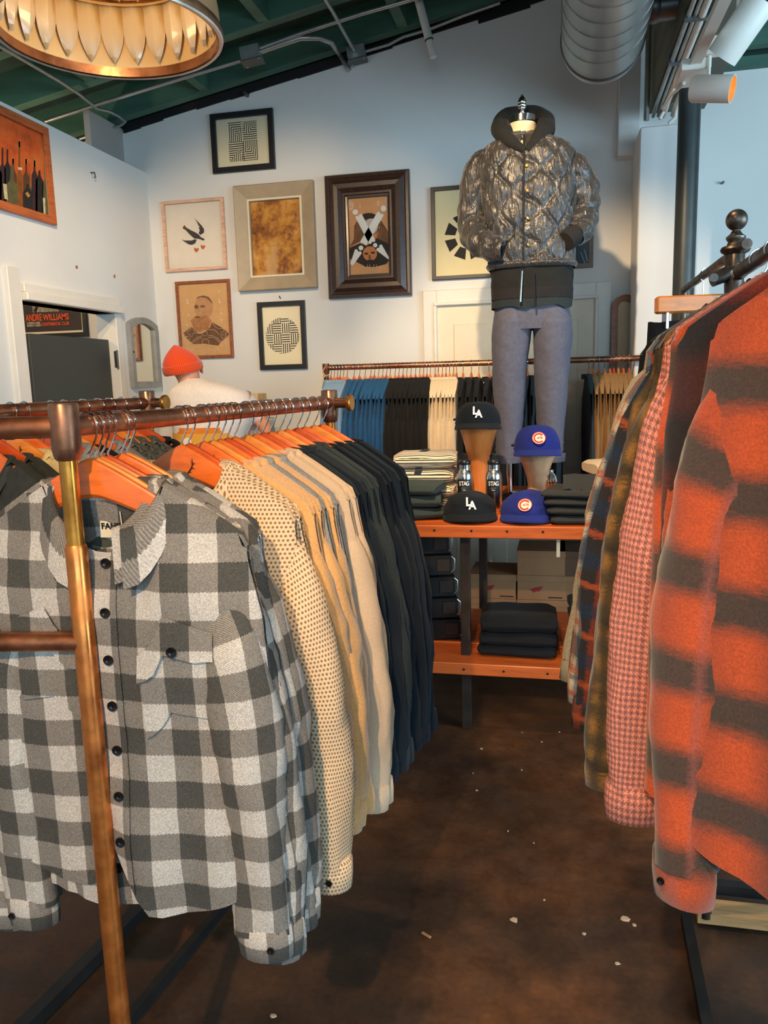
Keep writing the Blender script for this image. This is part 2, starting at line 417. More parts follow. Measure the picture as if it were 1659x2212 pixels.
# nail stubs and chipped spots on the walls
mat['rust'] = M('bare rusty spot', c(176, 110, 74), .8, var=.2)
for i, (px, py) in enumerate([(165, 577), (247, 597)]):
    p = onX(px, py, XL); pts = []
    rr = random.Random(i)
    for k in range(9): r_ = .013 * rr.uniform(.6, 1.2); pts.append((XL + .0015, p.y + r_ * cos(2 * pi * k / 9), p.z + r_ * .9 * sin(2 * pi * k / 9)))
    G().poly(pts).build('paint_chip', mat['rust'], bpy.data.objects['wall_left'], smooth=False)
def nail(px, py, Y, name, lab, r=.006, l=.03):
    p = onY(px, py, Y); o = G().tube([(p.x, Y - .001, p.z), (p.x, Y - l, p.z)], r, 10).build(name, mat['galv_dark'])
    return tag(o, lab, 'wall fixing')
nail(535, 207, YB, 'pipe_stub', 'small metal pipe stub poking from white wall under green rafters', .011, .05)
nail(1560, 396, YB, 'wall_hook', 'small dark hook on the blue-lit wall right of the column', .007, .03)
p = onX(196, 378, XL)
tag(G().tube([(XL, p.y, p.z + .012), (XL + .025, p.y, p.z + .012), (XL + .03, p.y, p.z - .012), (XL + .02, p.y, p.z - .018)], .004, 8).build('picture_hook', mat['galv_dark']), 'empty picture hook on left wall right of the bottle painting', 'wall fixing')

# ================================================================== CONDUITS, BOXES, DUCT
def onroof(px, py, dz=-.02):
    """hit the plane z = zr(x)+dz"""
    d = ray(px, py); k = .175
    t = (3.164 + k * 2.78 + dz - EYE.z + k * EYE.x) / (d.z - k * d.x)
    return EYE + d * t
def pipe(name, pxs, r, lab, cat='conduit', m='conduit', dz=-.02, n=10):
    P = [onroof(x, y, dz) if len(q) == 0 else q[0] for x, y, *q in pxs]
    return tag(G().tube(P, r, n).build(name, mat[m]), lab, cat)
A = lambda x, y: onroof(x, y)
pipe('conduit', [(98, 262), (190, 232), (350, 182), (520, 131)], .011, 'long straight steel conduit running to the square ceiling box left', dz=-.02)
pipe('conduit', [(562, 104), (650, 72), (780, 30), (900, -4), (1000, -38)], .011, 'steel conduit leaving the left ceiling box towards the ridge')
q = onY(755, 153, 4.985)
o = G(); P = [onroof(562, 112, -.035), onroof(600, 98, -.035), onroof(650, 82, -.035), onroof(690, 82, -.05), onroof(716, 92, -.06)]
P += [onY(733, 118, 4.98), onY(745, 138, 4.975), q]
o.tube(P, .014, 12); tag(o.build('conduit', mat['conduit']), 'bent conduit curving from the ceiling box down onto the back wall', 'conduit')
pipe('conduit', [(-60, 65), (0, 100), (130, 176), (172, 204), (208, 234), (235, 240), (255, 250), (271, 262), (262, 270), (225, 283), (172, 300)], .009, 'crooked thin conduit crossing the rafters above the partition corner')
pipe('conduit', [(700, -6), (722, 30), (736, 57), (765, 108)], .011, 'slanting conduit dropping to the second ceiling box')
pipe('conduit', [(786, 112), (840, 96), (870, 80), (930, 62), (1000, 34), (1080, 6)], .009, 'conduit following the roof line right of the second ceiling box')
def jbox(px, py, Y, w_, h_, lab):
    p = onroof(px, py, -.02); t = empty('junction_box', p, 0, lab, 'junction box', 'ceiling junction boxes'); t.rotation_euler = (0, -math.atan(.175), .15)
    G().bbox(-w_, w_, -h_, h_, -.04, .035, .004).build('body', mat['conduit'], t, smooth=False)
    G().bbox(-w_ - .004, w_ + .004, -h_ - .004, h_ + .004, -.044, -.039, .001).build('cover', mat['galv_dark'], t, smooth=False)
    for s in (-1, 1): G().lathe([(.005, -.047), (.005, -.044)], 8, (s * w_ * .7, -s * h_ * .7, 0), caps=True).build('screw', mat['chrome'], t)
jbox(543, 118, 0, .058, .05, 'grey square ceiling box under the rafters above the geometric print')
jbox(770, 116, 0, .055, .045, 'grey square ceiling box at the roof line where conduits meet')
# pale pipe hanging from the roof
p0 = onY(896, -30, 4.6); p1 = onY(937, 124, 4.6)
t = empty('hanging_pipe', p1, 0, 'pale painted pipe hanging down from the roof above the back wall', 'pipe')
dv = p0 - p1
G().tube([(0, 0, 0), dv * .25], .019, 14).build('end_section', mat['trim'], t); G().tube([dv * .25, dv * 1.6], .022, 14).build('pipe', mat['trim'], t)
G().tube([dv * .235, dv * .255], .024, 14).build('collar', mat['galv_dark'], t)

# spiral duct along the ridge
D0 = Vector((.175, 3.95, 2.965)); RD = .178
du = empty('spiral_duct', D0, 0, 'large round galvanised spiral duct hanging above the mannequin', 'duct')
g = G(); Rm = Matrix.Rotation(pi / 2, 4, 'X')     # local z -> -y
g.lathe([(0, -.02), (RD * .6, -.018), (RD * .98, 0), (RD, .01), (RD, 5.0)], 48, ax=Rm); g.build('duct_body', mat['galv'], du)
g = G()
for k in range(15):
    pts = []
    for j in range(41):
        a_ = 2 * pi * j / 40; yy = -(.16 + .13 * k + .13 * j / 40); pts.append(((RD + .001) * cos(a_), yy, (RD + .001) * sin(a_)))
    g.tube(pts, .0013, 5, caps=False)
sp_ = g.build('spiral_seam', mat['galv'], du)
G().lathe([(RD + .001, .05), (RD + .005, .055), (RD + .005, .065), (RD + .001, .07)], 48, ax=Rm).build('end_band', mat['galv_dark'], du)
G().lathe([(.055, 0), (.055, .26)], 28, ax=Matrix.Rotation(pi / 2, 4, 'Y'), o=(RD - .03, -.22, .03)).build('side_takeoff', mat['galv_dark'], du)
G().lathe([(.058, 0), (.061, .01), (.061, .03), (.058, .04)], 28, ax=Matrix.Rotation(pi / 2, 4, 'Y'), o=(RD + .0, -.22, .03)).build('takeoff_collar', mat['galv_dark'], du)
G().box(-.17, -.14, -1.05, -.98, .12, .9).build('strap', mat['galv_dark'], du, smooth=False)
# vertical and beam conduits
tag(G().tube([(.43, 4.55, 2.79), (.43, 4.55, 3.7)], .014, 12).build('conduit', mat['conduit']), 'upright steel conduit rising behind the duct takeoff from the pillar', 'conduit')
for i, (x, r_, lab) in enumerate([(.475, .010, 'thinnest beam conduit, nearest the duct'), (.525, .015, 'thick beam conduit second from the duct'), (.575, .015, 'thick beam conduit third from the duct'), (.50, .009, 'thin beam conduit tucked between the thick ones')]):
    z = 2.856 - r_ * .2
    tt = tag(G().tube([(x, 4.66, z - .015), (x, 4.5, z), (x, 3.2, z), (x, .6, z)], r_, 12).build('beam_conduit', mat['trim'] if r_ > .012 else mat['conduit']), lab + ', running along the beam underside', 'conduit')
for y in (3.05, 3.5, 3.95):
    tag(G().box(.46, .60, y - .012, y + .012, 2.838, 2.875).build('conduit_clamp', mat['galv_dark'], smooth=False), 'metal clamp strap holding the beam conduits, %s from the pillar' % {3.95: 'nearest', 3.5: 'second', 3.05: 'third'}[y], 'clamp', 'clamps on the beam conduits')
tag(G().tube([(.50, 4.585, 2.80), (.53, 4.585, 2.86), (.585, 4.585, 2.865), (.575, 4.585, 2.80), (.545, 4.59, 2.775)], .010, 10).build('conduit', mat['white_metal']), 'short white elbow conduit on top of the white pillar', 'conduit')

# track lights
def track_light(px, py, D, aim, L, r_, lab, power, on=True):
    p = dep(px, py, D); t = empty('track_spotlight', p, 0, lab, 'track light', 'white track spotlights')
    dirv = (Vector(aim) - p).normalized(); q = dirv.to_track_quat('-Z', 'Y'); mtx = q.to_matrix().to_4x4()
    G().lathe([(0, L / 2), (r_ * .9, L / 2), (r_, L / 2 - .006), (r_, -L / 2), (r_ - .003, -L / 2)], 32, ax=mtx).build('shade', mat['white_metal'], t)
    G().lathe([(r_ - .004, -L / 2), (r_ - .006, L * .1), (r_ * .4, L * .3), (0, L * .3)], 32, ax=mtx).build('reflector', M('spotlight reflector', c(250, 200, 120), .3, metal=.6), t)
    m_, nt, b = newmat('lamp glow'); b.inputs['Emission Color'].default_value = (1, .6, .25, 1); b.inputs['Emission Strength'].default_value = 6
    G().lathe([(0, -L * .02), (r_ * .5, -L * .02), (r_ * .5, L * .05)], 20, ax=mtx).build('bulb', m_, t)
    top = Vector((0, 0, r_ + .085))
    G().tube([Vector((-.012, 0, r_ * .6)), top + Vector((-.012, 0, 0))], .006, 8).build('stem', mat['white_metal'], t)
    G().bbox(-.03, .03, -.022, .022, r_ + .06, r_ + .115, .004).build('yoke', mat['white_metal'], t, smooth=False)
    s = spot('track_spot_lamp', p + dirv * (L / 2 + .02), aim, power, 62, .5); s.parent = t
    s.location = dirv * (L / 2 + .02); return t
_p = dep(1538, 192, 2.6)
track_light(1538, 192, 2.6, _p + RT * 1.0 - FW * .62 - UP * .34, .13, .042, 'white track spotlight pointing right with glowing mouth, below the other', 5)
_p = dep(1602, 62, 2.35)
track_light(1602, 62, 2.35, _p - RT * .52 + FW * .75 - UP * .78, .17, .048, 'upper white track spotlight tilted down, at the top right', 4)
pt = dep(1500, 150, 2.62); pt2 = Vector((pt.x + .02, .4, pt.z + .02))
t = empty('light_track', pt, 0, 'white track bar along the ceiling holding the spotlights', 'light track')
G().obox((0, .12, .02), pt2 - pt, .035, .022).build('track', mat['white_metal'], t, smooth=False)
G().bbox(-.045, .05, -.02, .16, -.005, .03, .003).build('feed_box', mat['white_metal'], t, smooth=False)
G().obox((0, .04, .03), (0, .04, .75), .02, .02).build('drop_rod', mat['white_metal'], t, smooth=False)
pa = dep(1478, 180, 2.7)
tag(G().tube([pa, dep(1450, 205, 2.9), dep(1432, 235, 3.1), Vector((.57, 3.6, 2.84))], .006, 8).build('cord', mat['white_metal']), 'thin pale cable running from the track to the beam conduits', 'cable')
# ================================================================== GARMENT MATERIALS
mat['plaid_grey'] = fabric('grey check flannel', gingham(c(210, 196, 182), c(146, 134, 122), c(84, 79, 72), .088, .0019), bmp=.4)
mat['waffle'] = fabric('cream waffle knit', waffle(c(228, 198, 160), c(146, 102, 68), .0076), bmp=.6)
mat['fleece'] = fabric('tan brushed fleece', plain(c(226, 168, 106), .13, 260), bmp=.8, weave=300, sheen=.5)
mat['cream'] = fabric('cream cotton twill', plain(c(216, 184, 152), .08, 300))
mat['navy'] = fabric('navy cotton', plain(c(24, 32, 40), .2, 400))
mat['charcoal'] = fabric('charcoal wool', plain(c(46, 52, 53), .3, 400))
mat['ink_navy'] = fabric('ink navy denim', plain(c(17, 23, 30), .25, 500))
mat['grey_knit'] = fabric('grey marl knit', plain(c(150, 146, 142), .25, 300))
mat['black'] = fabric('black cotton', plain(c(27, 27, 29), .25, 300))
mat['olive'] = fabric('olive black nylon', plain(c(58, 56, 48), .2, 60), rough=.55)
mat['yellow_cream'] = fabric('pale yellow corduroy', plain(c(238, 206, 142), .08, 200))
mat['tweed'] = fabric('salt and pepper tweed', plain(c(96, 92, 80), .75, 160))
mat['denim'] = fabric('mid blue denim', plain(c(36, 84, 128), .25, 300))
mat['chambray'] = fabric('light blue chambray', plain(c(128, 158, 186), .2, 300))
mat['ecru'] = fabric('ecru corduroy', plain(c(222, 202, 170), .1, 200))
mat['tan_canvas'] = fabric('brown tan canvas', plain(c(148, 108, 64), .15, 200))
mat['orange_plaid'] = fabric('orange and charcoal ombre plaid', plaid(c(206, 84, 40), [
    ('u', .26, .10, .16, .10, c(150, 66, 44), .6), ('u', .26, .60, .34, .10, c(74, 58, 50), .72),
    ('v', .15, .0, .42, .09, c(58, 58, 52), .93), ('u', .26, .35, .05, .03, c(168, 92, 82), .5)]), sheen=.4)
mat['rust_plaid'] = fabric('dark rust plaid', plaid(c(140, 52, 36), [('u', .18, .2, .4, .1, c(44, 36, 36), .85), ('v', .16, .0, .5, .08, c(40, 38, 40), .9)]), sheen=.3)
mat['pink_check'] = fabric('pink micro gingham', gingham(c(238, 156, 134), c(206, 124, 108), c(146, 100, 98), .0105, .003), bmp=.2)
mat['camo'] = fabric('brown and olive brushed plaid', plaid(c(146, 104, 50), [('u', .05, .1, .55, .15, c(64, 50, 36), .85), ('v', .06, .3, .5, .15, c(58, 52, 38), .8), ('v', .13, .2, .1, .05, c(40, 34, 30), .7)]), sheen=.3)
mat['blue_plaid'] = fabric('blue rust and cream plaid', plaid(c(196, 182, 160), [('u', .09, .1, .45, .05, c(64, 92, 128), .8), ('v', .1, .25, .5, .05, c(44, 62, 84), .8), ('v', .1, .75, .12, .03, c(176, 84, 58), .75), ('u', .09, .6, .12, .03, c(176, 84, 58), .6)]))
mat['dark_plaid'] = fabric('navy and rust plaid', plaid(c(48, 46, 50), [('u', .1, .1, .3, .04, c(150, 62, 40), .6), ('v', .1, .25, .3, .04, c(36, 54, 80), .7), ('v', .1, .75, .12, .03, c(196, 92, 50), .6)]))
mat['oat'] = fabric('oatmeal wool', plain(c(160, 146, 124), .25, 300))
mat['label_cloth'] = M('woven label cream', c(232, 214, 180), .9, var=.05)
mat['red_print'] = M('red print', c(206, 62, 44), .8, var=.05)
mat['skin_btn'] = M('black horn button', c(22, 20, 20), .25, var=.2)
mat['lining'] = fabric('dark green grey lining', plain(c(78, 80, 70), .15, 200))

# ================================================================== HANGER
HL = .215
def zh(x): return -.050 - .130 * (min(1.15, abs(x) / HL)) ** 1.15
_hc = {}
def hanger_meshes(kind):
    if kind in _hc: return _hc[kind]
    g = G(); rows = []
    for i in range(-14, 15):
        s = i / 14; x = .186 * s; zt = zh(x); e = abs(s)
        h = lerp(.062, .030, e ** .8) * (1 if e < .95 else .7); t = .0058 - .0022 * e; yb = 0
        b = min(.006, h * .25)
        rows.append([(x, yb - t, zt - b), (x, yb - t * .5, zt - .0008), (x, yb + t * .5, zt), (x, yb + t, zt - b), (x, yb + t, zt - h + b), (x, yb, zt - h), (x, yb - t, zt - h + b)])
    g.grid(rows, closed=True); n = 7
    g.add(rows[0], [tuple(range(n))]); g.add(rows[-1], [tuple(range(n - 1, -1, -1))])
    me = g.mesh('hanger_wood', mat[kind], angle=35)
    _hc[kind] = me; return me
def hook_mesh(rr):
    k = ('hook', rr)
    if k in _hc: return _hc[k]
    R = rr + .0025; pts = []
    for i in range(15):
        a = radians(205 - 235 * i / 14); pts.append((R * cos(a), 0, R * sin(a)))
    pts += [(R * .86, 0, -.018), (.006, 0, -.038), (0, 0, -.046), (0, 0, -.064)]
    _hc[k] = G().tube(pts, .0019, 6).mesh('hook', mat['chrome']); return _hc[k]
def antler_mesh():
    if 'ant' in _hc: return _hc['ant']
    g = G()
    g.tube([(0, 0, 0), (.006, 0, .006), (.012, 0, .014), (.014, 0, .022), (.013, 0, .03)], [.0014, .0014, .0012, .001, .0005], 5)
    for a, b in (((.004, .005), (.010, .004)), ((.011, .012), (.018, .011)), ((.0135, .018), (.019, .021)), ((.013, .02), (.009, .027))):
        g.tube([(a[0], 0, a[1]), (b[0], 0, b[1])], [.001, .0004], 5)
    g.poly([(.006 * cos(2 * pi * k / 8) - .001, -.0008, .0035 * sin(2 * pi * k / 8) - .001) for k in range(8)])
    me = g.mesh('antler_logo', mat['ink']); me.transform(Matrix.Diagonal((1, .25, 1, 1))); _hc['ant'] = me; return me
def hanger(loc, rz, label, group, rr=.016, kind='hanger', logo=False, rx=0):
    t = empty('coat_hanger', loc, rz, label, 'hanger', group); t.rotation_euler = (rx, 0, rz)
    w_ = obj('hanger_bar', hanger_meshes(kind), t); obj('hook', hook_mesh(rr), t)
    if logo: obj('antler_mark', antler_mesh(), w_, (.012, -.0072, -.105))
    return t

# ================================================================== HANGING GARMENT
def strip(fn, ns, nv, s0=-1, s1=1, v0=0, v1=1):
    rows = []; uv = []
    for j in range(nv + 1):
        v = lerp(v0, v1, j / nv); r_ = []; q = []
        for i in range(ns + 1):
            p, w_ = fn(lerp(s0, s1, i / ns), v); r_.append(p); q.append(w_)
        rows.append(r_); uv.append(q)
    return rows, uv

class Shirt:
    def __init__(s, seed, m, L=.80, SL=.87, d=.024, fold=.010, hemw=.245, nw=.092, nd=.10, puff=1.0, tail=.05, collar='shirt', ns=26, nv=26, nr=14, nl=20, open_=0, notch=0, flare=0., swing=0., sx=.86):
        s.__dict__.update(locals()); s.uo = (seed * .0371) % .09; s.ph = seed * 1.7
    def foldf(s, x, v):
        k = s.ph
        return s.fold * (v ** .8) * (.6 * sin(24 * x + k + 2.0 * v) + .5 * sin(47 * x + 2 * k) * v + .9 * nz(x * 9 + k, v * 3, 1.3))
    def P(s, sn, v, side=-1, lift=0):
        Wd = lerp(.226, .243, sm(v / .2)) + (s.hemw - .243) * v
        Wd += .006 * nz(s.ph, v * 4, sn)
        x = sn * Wd; ax = abs(x)
        zt = zh(ax * .96) + .010 - (.015 if abs(sn) > .97 else 0)
        if ax < s.nw:
            k = sqrt(max(0, 1 - (ax / s.nw) ** 2)); zt = zh(s.nw) + .004 - (s.nd if side < 0 else .018) * k
        zb = -s.L + (s.tail * sn * sn if s.tail else 0)
        if s.notch and side < 0: zb += s.notch * math.exp(-((x + .012) / .034) ** 2) + .03 * (1 if x < -.012 else 0)
        if side > 0: zb += -.01
        z = zt + (zb - zt) * v
        e = max(0, 1 - abs(sn) ** 3.2) ** .55
        bulge = (.009 + s.d * sm(v * 4.5)) * e + .006 * (1 - v) ** 2
        y = side * bulge + s.foldf(x, v) * (.35 + .65 * e) + .0035 * nz(x * 30, z * 22, s.ph)
        if s.open_ and side < 0: y -= s.open_ * sm((v - .45) / .55) * (1 - abs(sn))
        y += side * lift
        return (x, y, z), (x + s.uo + (0 if side < 0 else .53), -z + .013 * s.seed)
    def body(s, root):
        g = G()
        for side in (-1, 1):
            r_, u = strip(lambda a, b: s.P(sin(a * pi / 2), b, side), s.ns, s.nv)
            if side > 0: r_ = [q[::-1] for q in r_]; u = [q[::-1] for q in u]
            g.grid(r_, u)
        k0 = s.nw / .226 * .98; ns = max(6, s.ns // 3)
        for sg in (-1, 1):      # shoulder seams
            rows = [[], [], []]; uv = [[], [], []]
            for i in range(ns + 1):
                sn = sg * lerp(k0, 1, i / ns); f, q = s.P(sn, 0, -1); b, _ = s.P(sn, 0, 1)
                m = ((f[0] + b[0]) / 2, (f[1] + b[1]) / 2, max(f[2], b[2]) + .004)
                for r_, u_, p, dv in zip(rows, uv, (f, m, b), (0, .01, .02)): r_.append(p); u_.append((q[0], q[1] - dv))
            if sg < 0: rows = rows[::-1]; uv = uv[::-1]
            g.grid(rows, uv)
        return g.build('body', mat[s.m], root, angle=180)
    def path(s, t, sd):
        k = s.ph + sd * 3
        x = .148 + .108 * (1 - math.exp(-t * 8)) + .010 * sin(pi * t) * sin(k) - .022 * t * t + s.flare * t
        y = s.swing * t + .012 * sin(2.2 * t + k) * t
        z = -.25 - (s.SL - .25) * t
        return Vector((sd * x * s.sx, y, z))
    def sleeve(s, root, sd, buttons=True):
        rows = []; uv = []; n = s.nr; L = 0; prev = None
        for j in range(s.nl + 1):
            t = (j / s.nl) ** 1.25 * .925
            p = s.path(t, sd); T = (s.path(t + .01, sd) - s.path(t - .01, sd)).normalized()
            N = Vector((-T.z * -1, 0, T.x * -1)); N = Vector((T.z, 0, -T.x)); N.normalize(); B = Vector((0, 1, 0))
            if prev is not None: L += (p - prev).length
            prev = p
            a = lerp(.078, .055, sm(t / .25)) + (.044 - .055) * sm((t - .3) / .7); b = (lerp(.018, .036, sm(t / .2)) - .006 * t) * s.puff
            r_ = []; q = []
            for i in range(n + 1):
                th = 2 * pi * i / n
                wob = 1 + .16 * nz(cos(th) * 1.3 + s.ph + sd, sin(th) * 1.3, t * 6) + .10 * sin(3 * th + t * 9 + s.ph) * sm(t * 2) + .07 * nz(5 * cos(th) + s.ph, 5 * sin(th), t * 22)
                ca, sa = cos(th), sin(th)
                ca = math.copysign(abs(ca) ** .85, ca); sa = math.copysign(abs(sa) ** .85, sa)
                r_.append(p + N * (a * ca * wob) + B * (b * sa * wob)); q.append((.06 * th + s.uo + .21 * (sd + 1), L + .25))
            rows.append(r_); uv.append(q)
        if sd < 0: rows = [r_[::-1] for r_ in rows]; uv = [q[::-1] for q in uv]
        sl = G().grid(rows, uv).build('sleeve', mat[s.m], root, angle=180)
        # cuff
        rows2 = []; uv2 = []
        for k, (t, ex) in enumerate(((.90, -.004), (.905, .003), (.95, .004), (.995, .002), (1.0, -.003))):
            p = s.path(t, sd); r_ = []; q = []
            for i in range(n + 1):
                th = 2 * pi * i / n; r_.append(p + Vector((cos(th) * (.044 + ex), sin(th) * (.028 * s.puff + ex), 0))); q.append((.05 * th + s.uo + .02, t * .6))
            rows2.append(r_); uv2.append(q)
        if sd > 0: rows2 = [r_[::-1] for r_ in rows2]; uv2 = [q[::-1] for q in uv2]
        cf = G().grid(rows2, uv2).build('cuff', mat[s.m], sl, angle=180)
        if buttons:
            p = s.path(.95, sd) + Vector((sd * .02, -.031 * s.puff, 0))
            btn(cf, p, (pi / 2, 0, 0), .006)
        return sl
    def collar_part(s, root):
        rows = [[] for _ in range(6)]; uvs = [[] for _ in range(6)]; n = 28
        for i in range(n + 1):
            a = lerp(-1, 1, i / n); th = a * radians(158)
            nwx = s.nw + .003
            bx = nwx * sin(th) * (1 if abs(th) < pi / 2 else 1.0); by = .030 * cos(th) * (1 if cos(th) > 0 else 1.15)
            f = sm((abs(a) - .55) / .45)
            bz = zh(s.nw) - .016 - .072 * f
            out = Vector((sin(th), cos(th) * .8, 0)).normalized()
            B = Vector((bx, by, bz)); st = .026 if s.collar == 'shirt' else .024
            ln = .046 + .034 * sm((abs(a) - .5) / .5)
            if s.collar == 'shirt':
                pts = [B, B + Vector((0, 0, st)) - out * .003, B + Vector((0, 0, st + .005)) + out * .004, B + Vector((0, 0, st - .004)) + out * .013,
                       B + Vector((0, 0, st - ln * .55)) + out * .019, B + Vector((0, 0, st - ln)) + out * .024]
            elif s.collar == 'stand':
                pts = [B, B + Vector((0, 0, st * .6)) + out * .001, B + Vector((0, 0, st)) + out * .002, B + Vector((0, 0, st)) + out * .008, B + Vector((0, 0, st * .5)) + out * .011, B + out * .010 + Vector((0, 0, -.004))]
            else:   # rounded soft collar
                pts = [B, B + Vector((0, 0, .018)), B + Vector((0, 0, .028)) + out * .008, B + Vector((0, 0, .024)) + out * .020, B + Vector((0, 0, .006)) + out * .026, B + Vector((0, 0, -.006)) + out * .018]
            for k, p in enumerate(pts):
                rows[k].append(p + Vector((0, 0, .004 * nz(a * 4 + s.ph, k * .4)))); uvs[k].append((a * .2 + s.uo, .013 * k + s.uo))
        return G().grid(rows, uvs).build('collar', mat[s.m], root, angle=180)
    def placket(s, root, nbtn=7, w_=.018, bt=True, off=.0):
        r_, u = strip(lambda a, b: s.P((a * w_ + off) / .235, b, -1, .0035), 3, s.nv, v0=.01, v1=.985)
        pl = G().grid(r_, u).build('placket', mat[s.m], root, angle=180)
        if bt:
            for k in range(nbtn):
                v = lerp(.03, .88, k / (nbtn - 1)); p, _ = s.P(off / .235, v, -1, .0045); btn(pl, p, (pi / 2, 0, 0), .0085)
        return pl
    def pocket(s, root, x0, x1, v0, v1, flap=True):
        W0 = .24
        r_, u = strip(lambda a, b: s.P(a / W0, b, -1, .006 if b > v0 else .002), 8, 8, x0, x1, v0, v1)
        pk = G().grid(r_, u).build('pocket', mat[s.m], root, angle=180)
        if flap:
            def ff(a, b):
                t = (b - v0) / (v1 - v0); k = 1 - abs((a - x0) / (x1 - x0) * 2 - 1)
                bb = v0 - .012 + (t * .40) * (v1 - v0) * (.80 + .2 * sm(k * 2.2))
                return s.P(a / W0, bb, -1, .0085 + .006 * t)
            r_, u = strip(ff, 8, 5, x0 - .003, x1 + .003, v0, v1)
            fl = G().grid(r_, u).build('pocket_flap', mat[s.m], pk, angle=180)
            p, _ = s.P((x0 + x1) / 2 / W0, v0 + .28 * (v1 - v0), -1, .0150); btn(fl, p, (pi / 2, 0, 0), .0085)
_bc = {}
def btn(parent, p, rot, r_):
    k = round(r_, 4)
    if k not in _bc:
        _bc[k] = G().lathe([(0, .0012), (r_ * .28, .0012), (r_ * .36, .002), (r_ * .7, .0026), (r_ * .95, .0032), (r_, .002), (r_ * .95, 0), (0, 0)], 14).mesh('button', mat['skin_btn'])
    return obj('button', _bc[k], parent, p, rot)

def garment(name, label, cat, group, loc, rz, m, seed, detail=1, rx=0, collar='shirt', cached=None, **kw):
    t = empty(name, loc, rz, label, cat, group); t.rotation_euler = (rx, 0, rz)
    if cached is not None and cached in _gc:
        for nm, me, subs in _gc[cached]:
            o = obj(nm, me, t)
            for n2, m2 in subs: obj(n2, m2, o)
        return t
    if detail == 0: kw = dict(ns=14, nv=12, nr=8, nl=9, nw=.070, nd=.035, **kw)
    s = Shirt(seed, m, collar=collar, **kw)
    s.body(t)
    for sd in (-1, 1): s.sleeve(t, sd, buttons=detail > 1)
    s.collar_part(t)
    if detail: s.placket(t, bt=detail > 1)
    if cached is not None:
        _gc[cached] = [(o.name.split('.')[0], o.data, [(q.name.split('.')[0], q.data) for q in o.children]) for o in t.children]
    t['_s'] = 1; del t['_s']
    return t, s
_gc = {}

# ================================================================== RACK A  (double copper-pipe rack, left foreground)
pA0 = dep(140, 920, 1.16); pA1 = dep(712, 874, 2.06); zA = 1.445
pA0.z = pA1.z = zA
dA = (pA1 - pA0).normalized(); nA = Vector((dA.y, -dA.x, 0)); rzA = math.atan2(-dA.x, dA.y)
pB1 = dep(318, 870, 2.2); pB1.z = 1.455; sepA = (pB1 - pA1).dot(nA)
qB1 = pA1 + nA * sepA + dA * ((pB1 - pA1).dot(dA)); qB0 = qB1 - dA * 1.08; qB0.z = qB1.z = 1.455
rackA = empty('clothes_rack', (pA0.x, pA0.y, 0), 0, 'double copper and brass pipe clothes rack in the left foreground', 'clothes rack')
o_ = Vector((pA0.x, pA0.y, 0))
def rp(name, g, m, par=None): return g.build(name, mat[m], par or rackA)
rp('rail', G().tube([pA0 - o_, pA1 - o_], .016, 20), 'copper'); rp('rail', G().tube([qB0 - o_, qB1 - o_ + dA * .03], .016, 20), 'copper')
foot0 = Vector((0, 0, 0)); X_ = nA
zt_ = zA
for k, (base, top) in enumerate(((Vector((pA0.x, pA0.y, 0)), zA), (Vector((pA1.x, pA1.y, 0)), zA), (Vector((qB1.x, qB1.y, 0)), 1.455), (Vector((qB0.x, qB0.y, 0)), 1.455))):
    b = base - o_
    if k == 1:
        po = rp('post', G().tube([b + Vector((0, 0, .60)), b + Vector((0, 0, top - .03))], .0135, 20), 'brass')
        rp('tee_fitting', G().lathe([(.015, -.05), (.019, -.046), (.0215, -.03), (.0215, .031), (.020, .034), (0, .034)], 24, b + Vector((0, 0, top))), 'bronze', po)
    else:
     po = rp('post', G().tube([b + Vector((0, 0, 1.265)), b + Vector((0, 0, top - .03))], .0135, 20), 'brass')
     rp('post_sleeve', G().tube([b + Vector((0, 0, .012)), b + Vector((0, 0, 1.262)), b + Vector((0, 0, 1.268))], [.0165, .0165, .0145], 20), 'copper_bright', po)
     rp('tee_fitting', G().lathe([(.015, -.05), (.019, -.046), (.0215, -.03), (.0215, .031), (.020, .034), (0, .034)], 24, b + Vector((0, 0, top))), 'bronze', po)
     rp('floor_flange', G().lathe([(.045, 0), (.045, .006), (.022, .012), (.02, .03), (.016, .031)], 24, b + Vector((0, 0, .02))), 'bronze', po)
    if k in (1, 2):   # stub with flange ring
        e = b + Vector((0, 0, top)) + nA * -.0
        sg = 1
        rp('stub', G().tube([e, e + nA * (.055 * sg)], .013, 18), 'bronze')
        rp('stub_flange', G().tube([e + nA * .052, e + nA * .056, e + nA * .062, e + nA * .064], [.019, .0215, .0215, .018], 24), 'brass')
# cross bars at the near end
e = pA0 - o_; f_ = qB0 - o_
rp('cross_bar', G().tube([e, Vector((f_.x, f_.y, e.z))], .0165, 20), 'copper')
rp('coupling', G().tube([e - nA * .098, e - nA * .1, e - nA * .112, e - nA * .114], [.0165, .0195, .0195, .0165], 20), 'bronze')
rp('cross_bar', G().tube([Vector((e.x, e.y, 1.115)), Vector((f_.x, f_.y, 1.115))], .0155, 20), 'copper')
rp('base_bar', G().obox(Vector((f_.x, f_.y, .03)), Vector((qB1.x - o_.x, qB1.y - o_.y, .03)), .035, .035), 'steel_black')
for k in (.22,):
    rp('base_bar', G().obox(f_ + nA * k + Vector((0, 0, .03 - f_.z)), Vector((qB1.x - o_.x, qB1.y - o_.y, .03)) + nA * k, .022, .03), 'steel_black')
rp('base_bar', G().obox(Vector((0, 0, .02)), Vector((f_.x, f_.y, .02)), .03, .03), 'steel_black')
rp('cross_bar', G().tube([Vector((pA1.x, pA1.y, .64)) - o_, Vector((qB1.x, qB1.y, .64)) - o_], .0145, 16), 'copper')

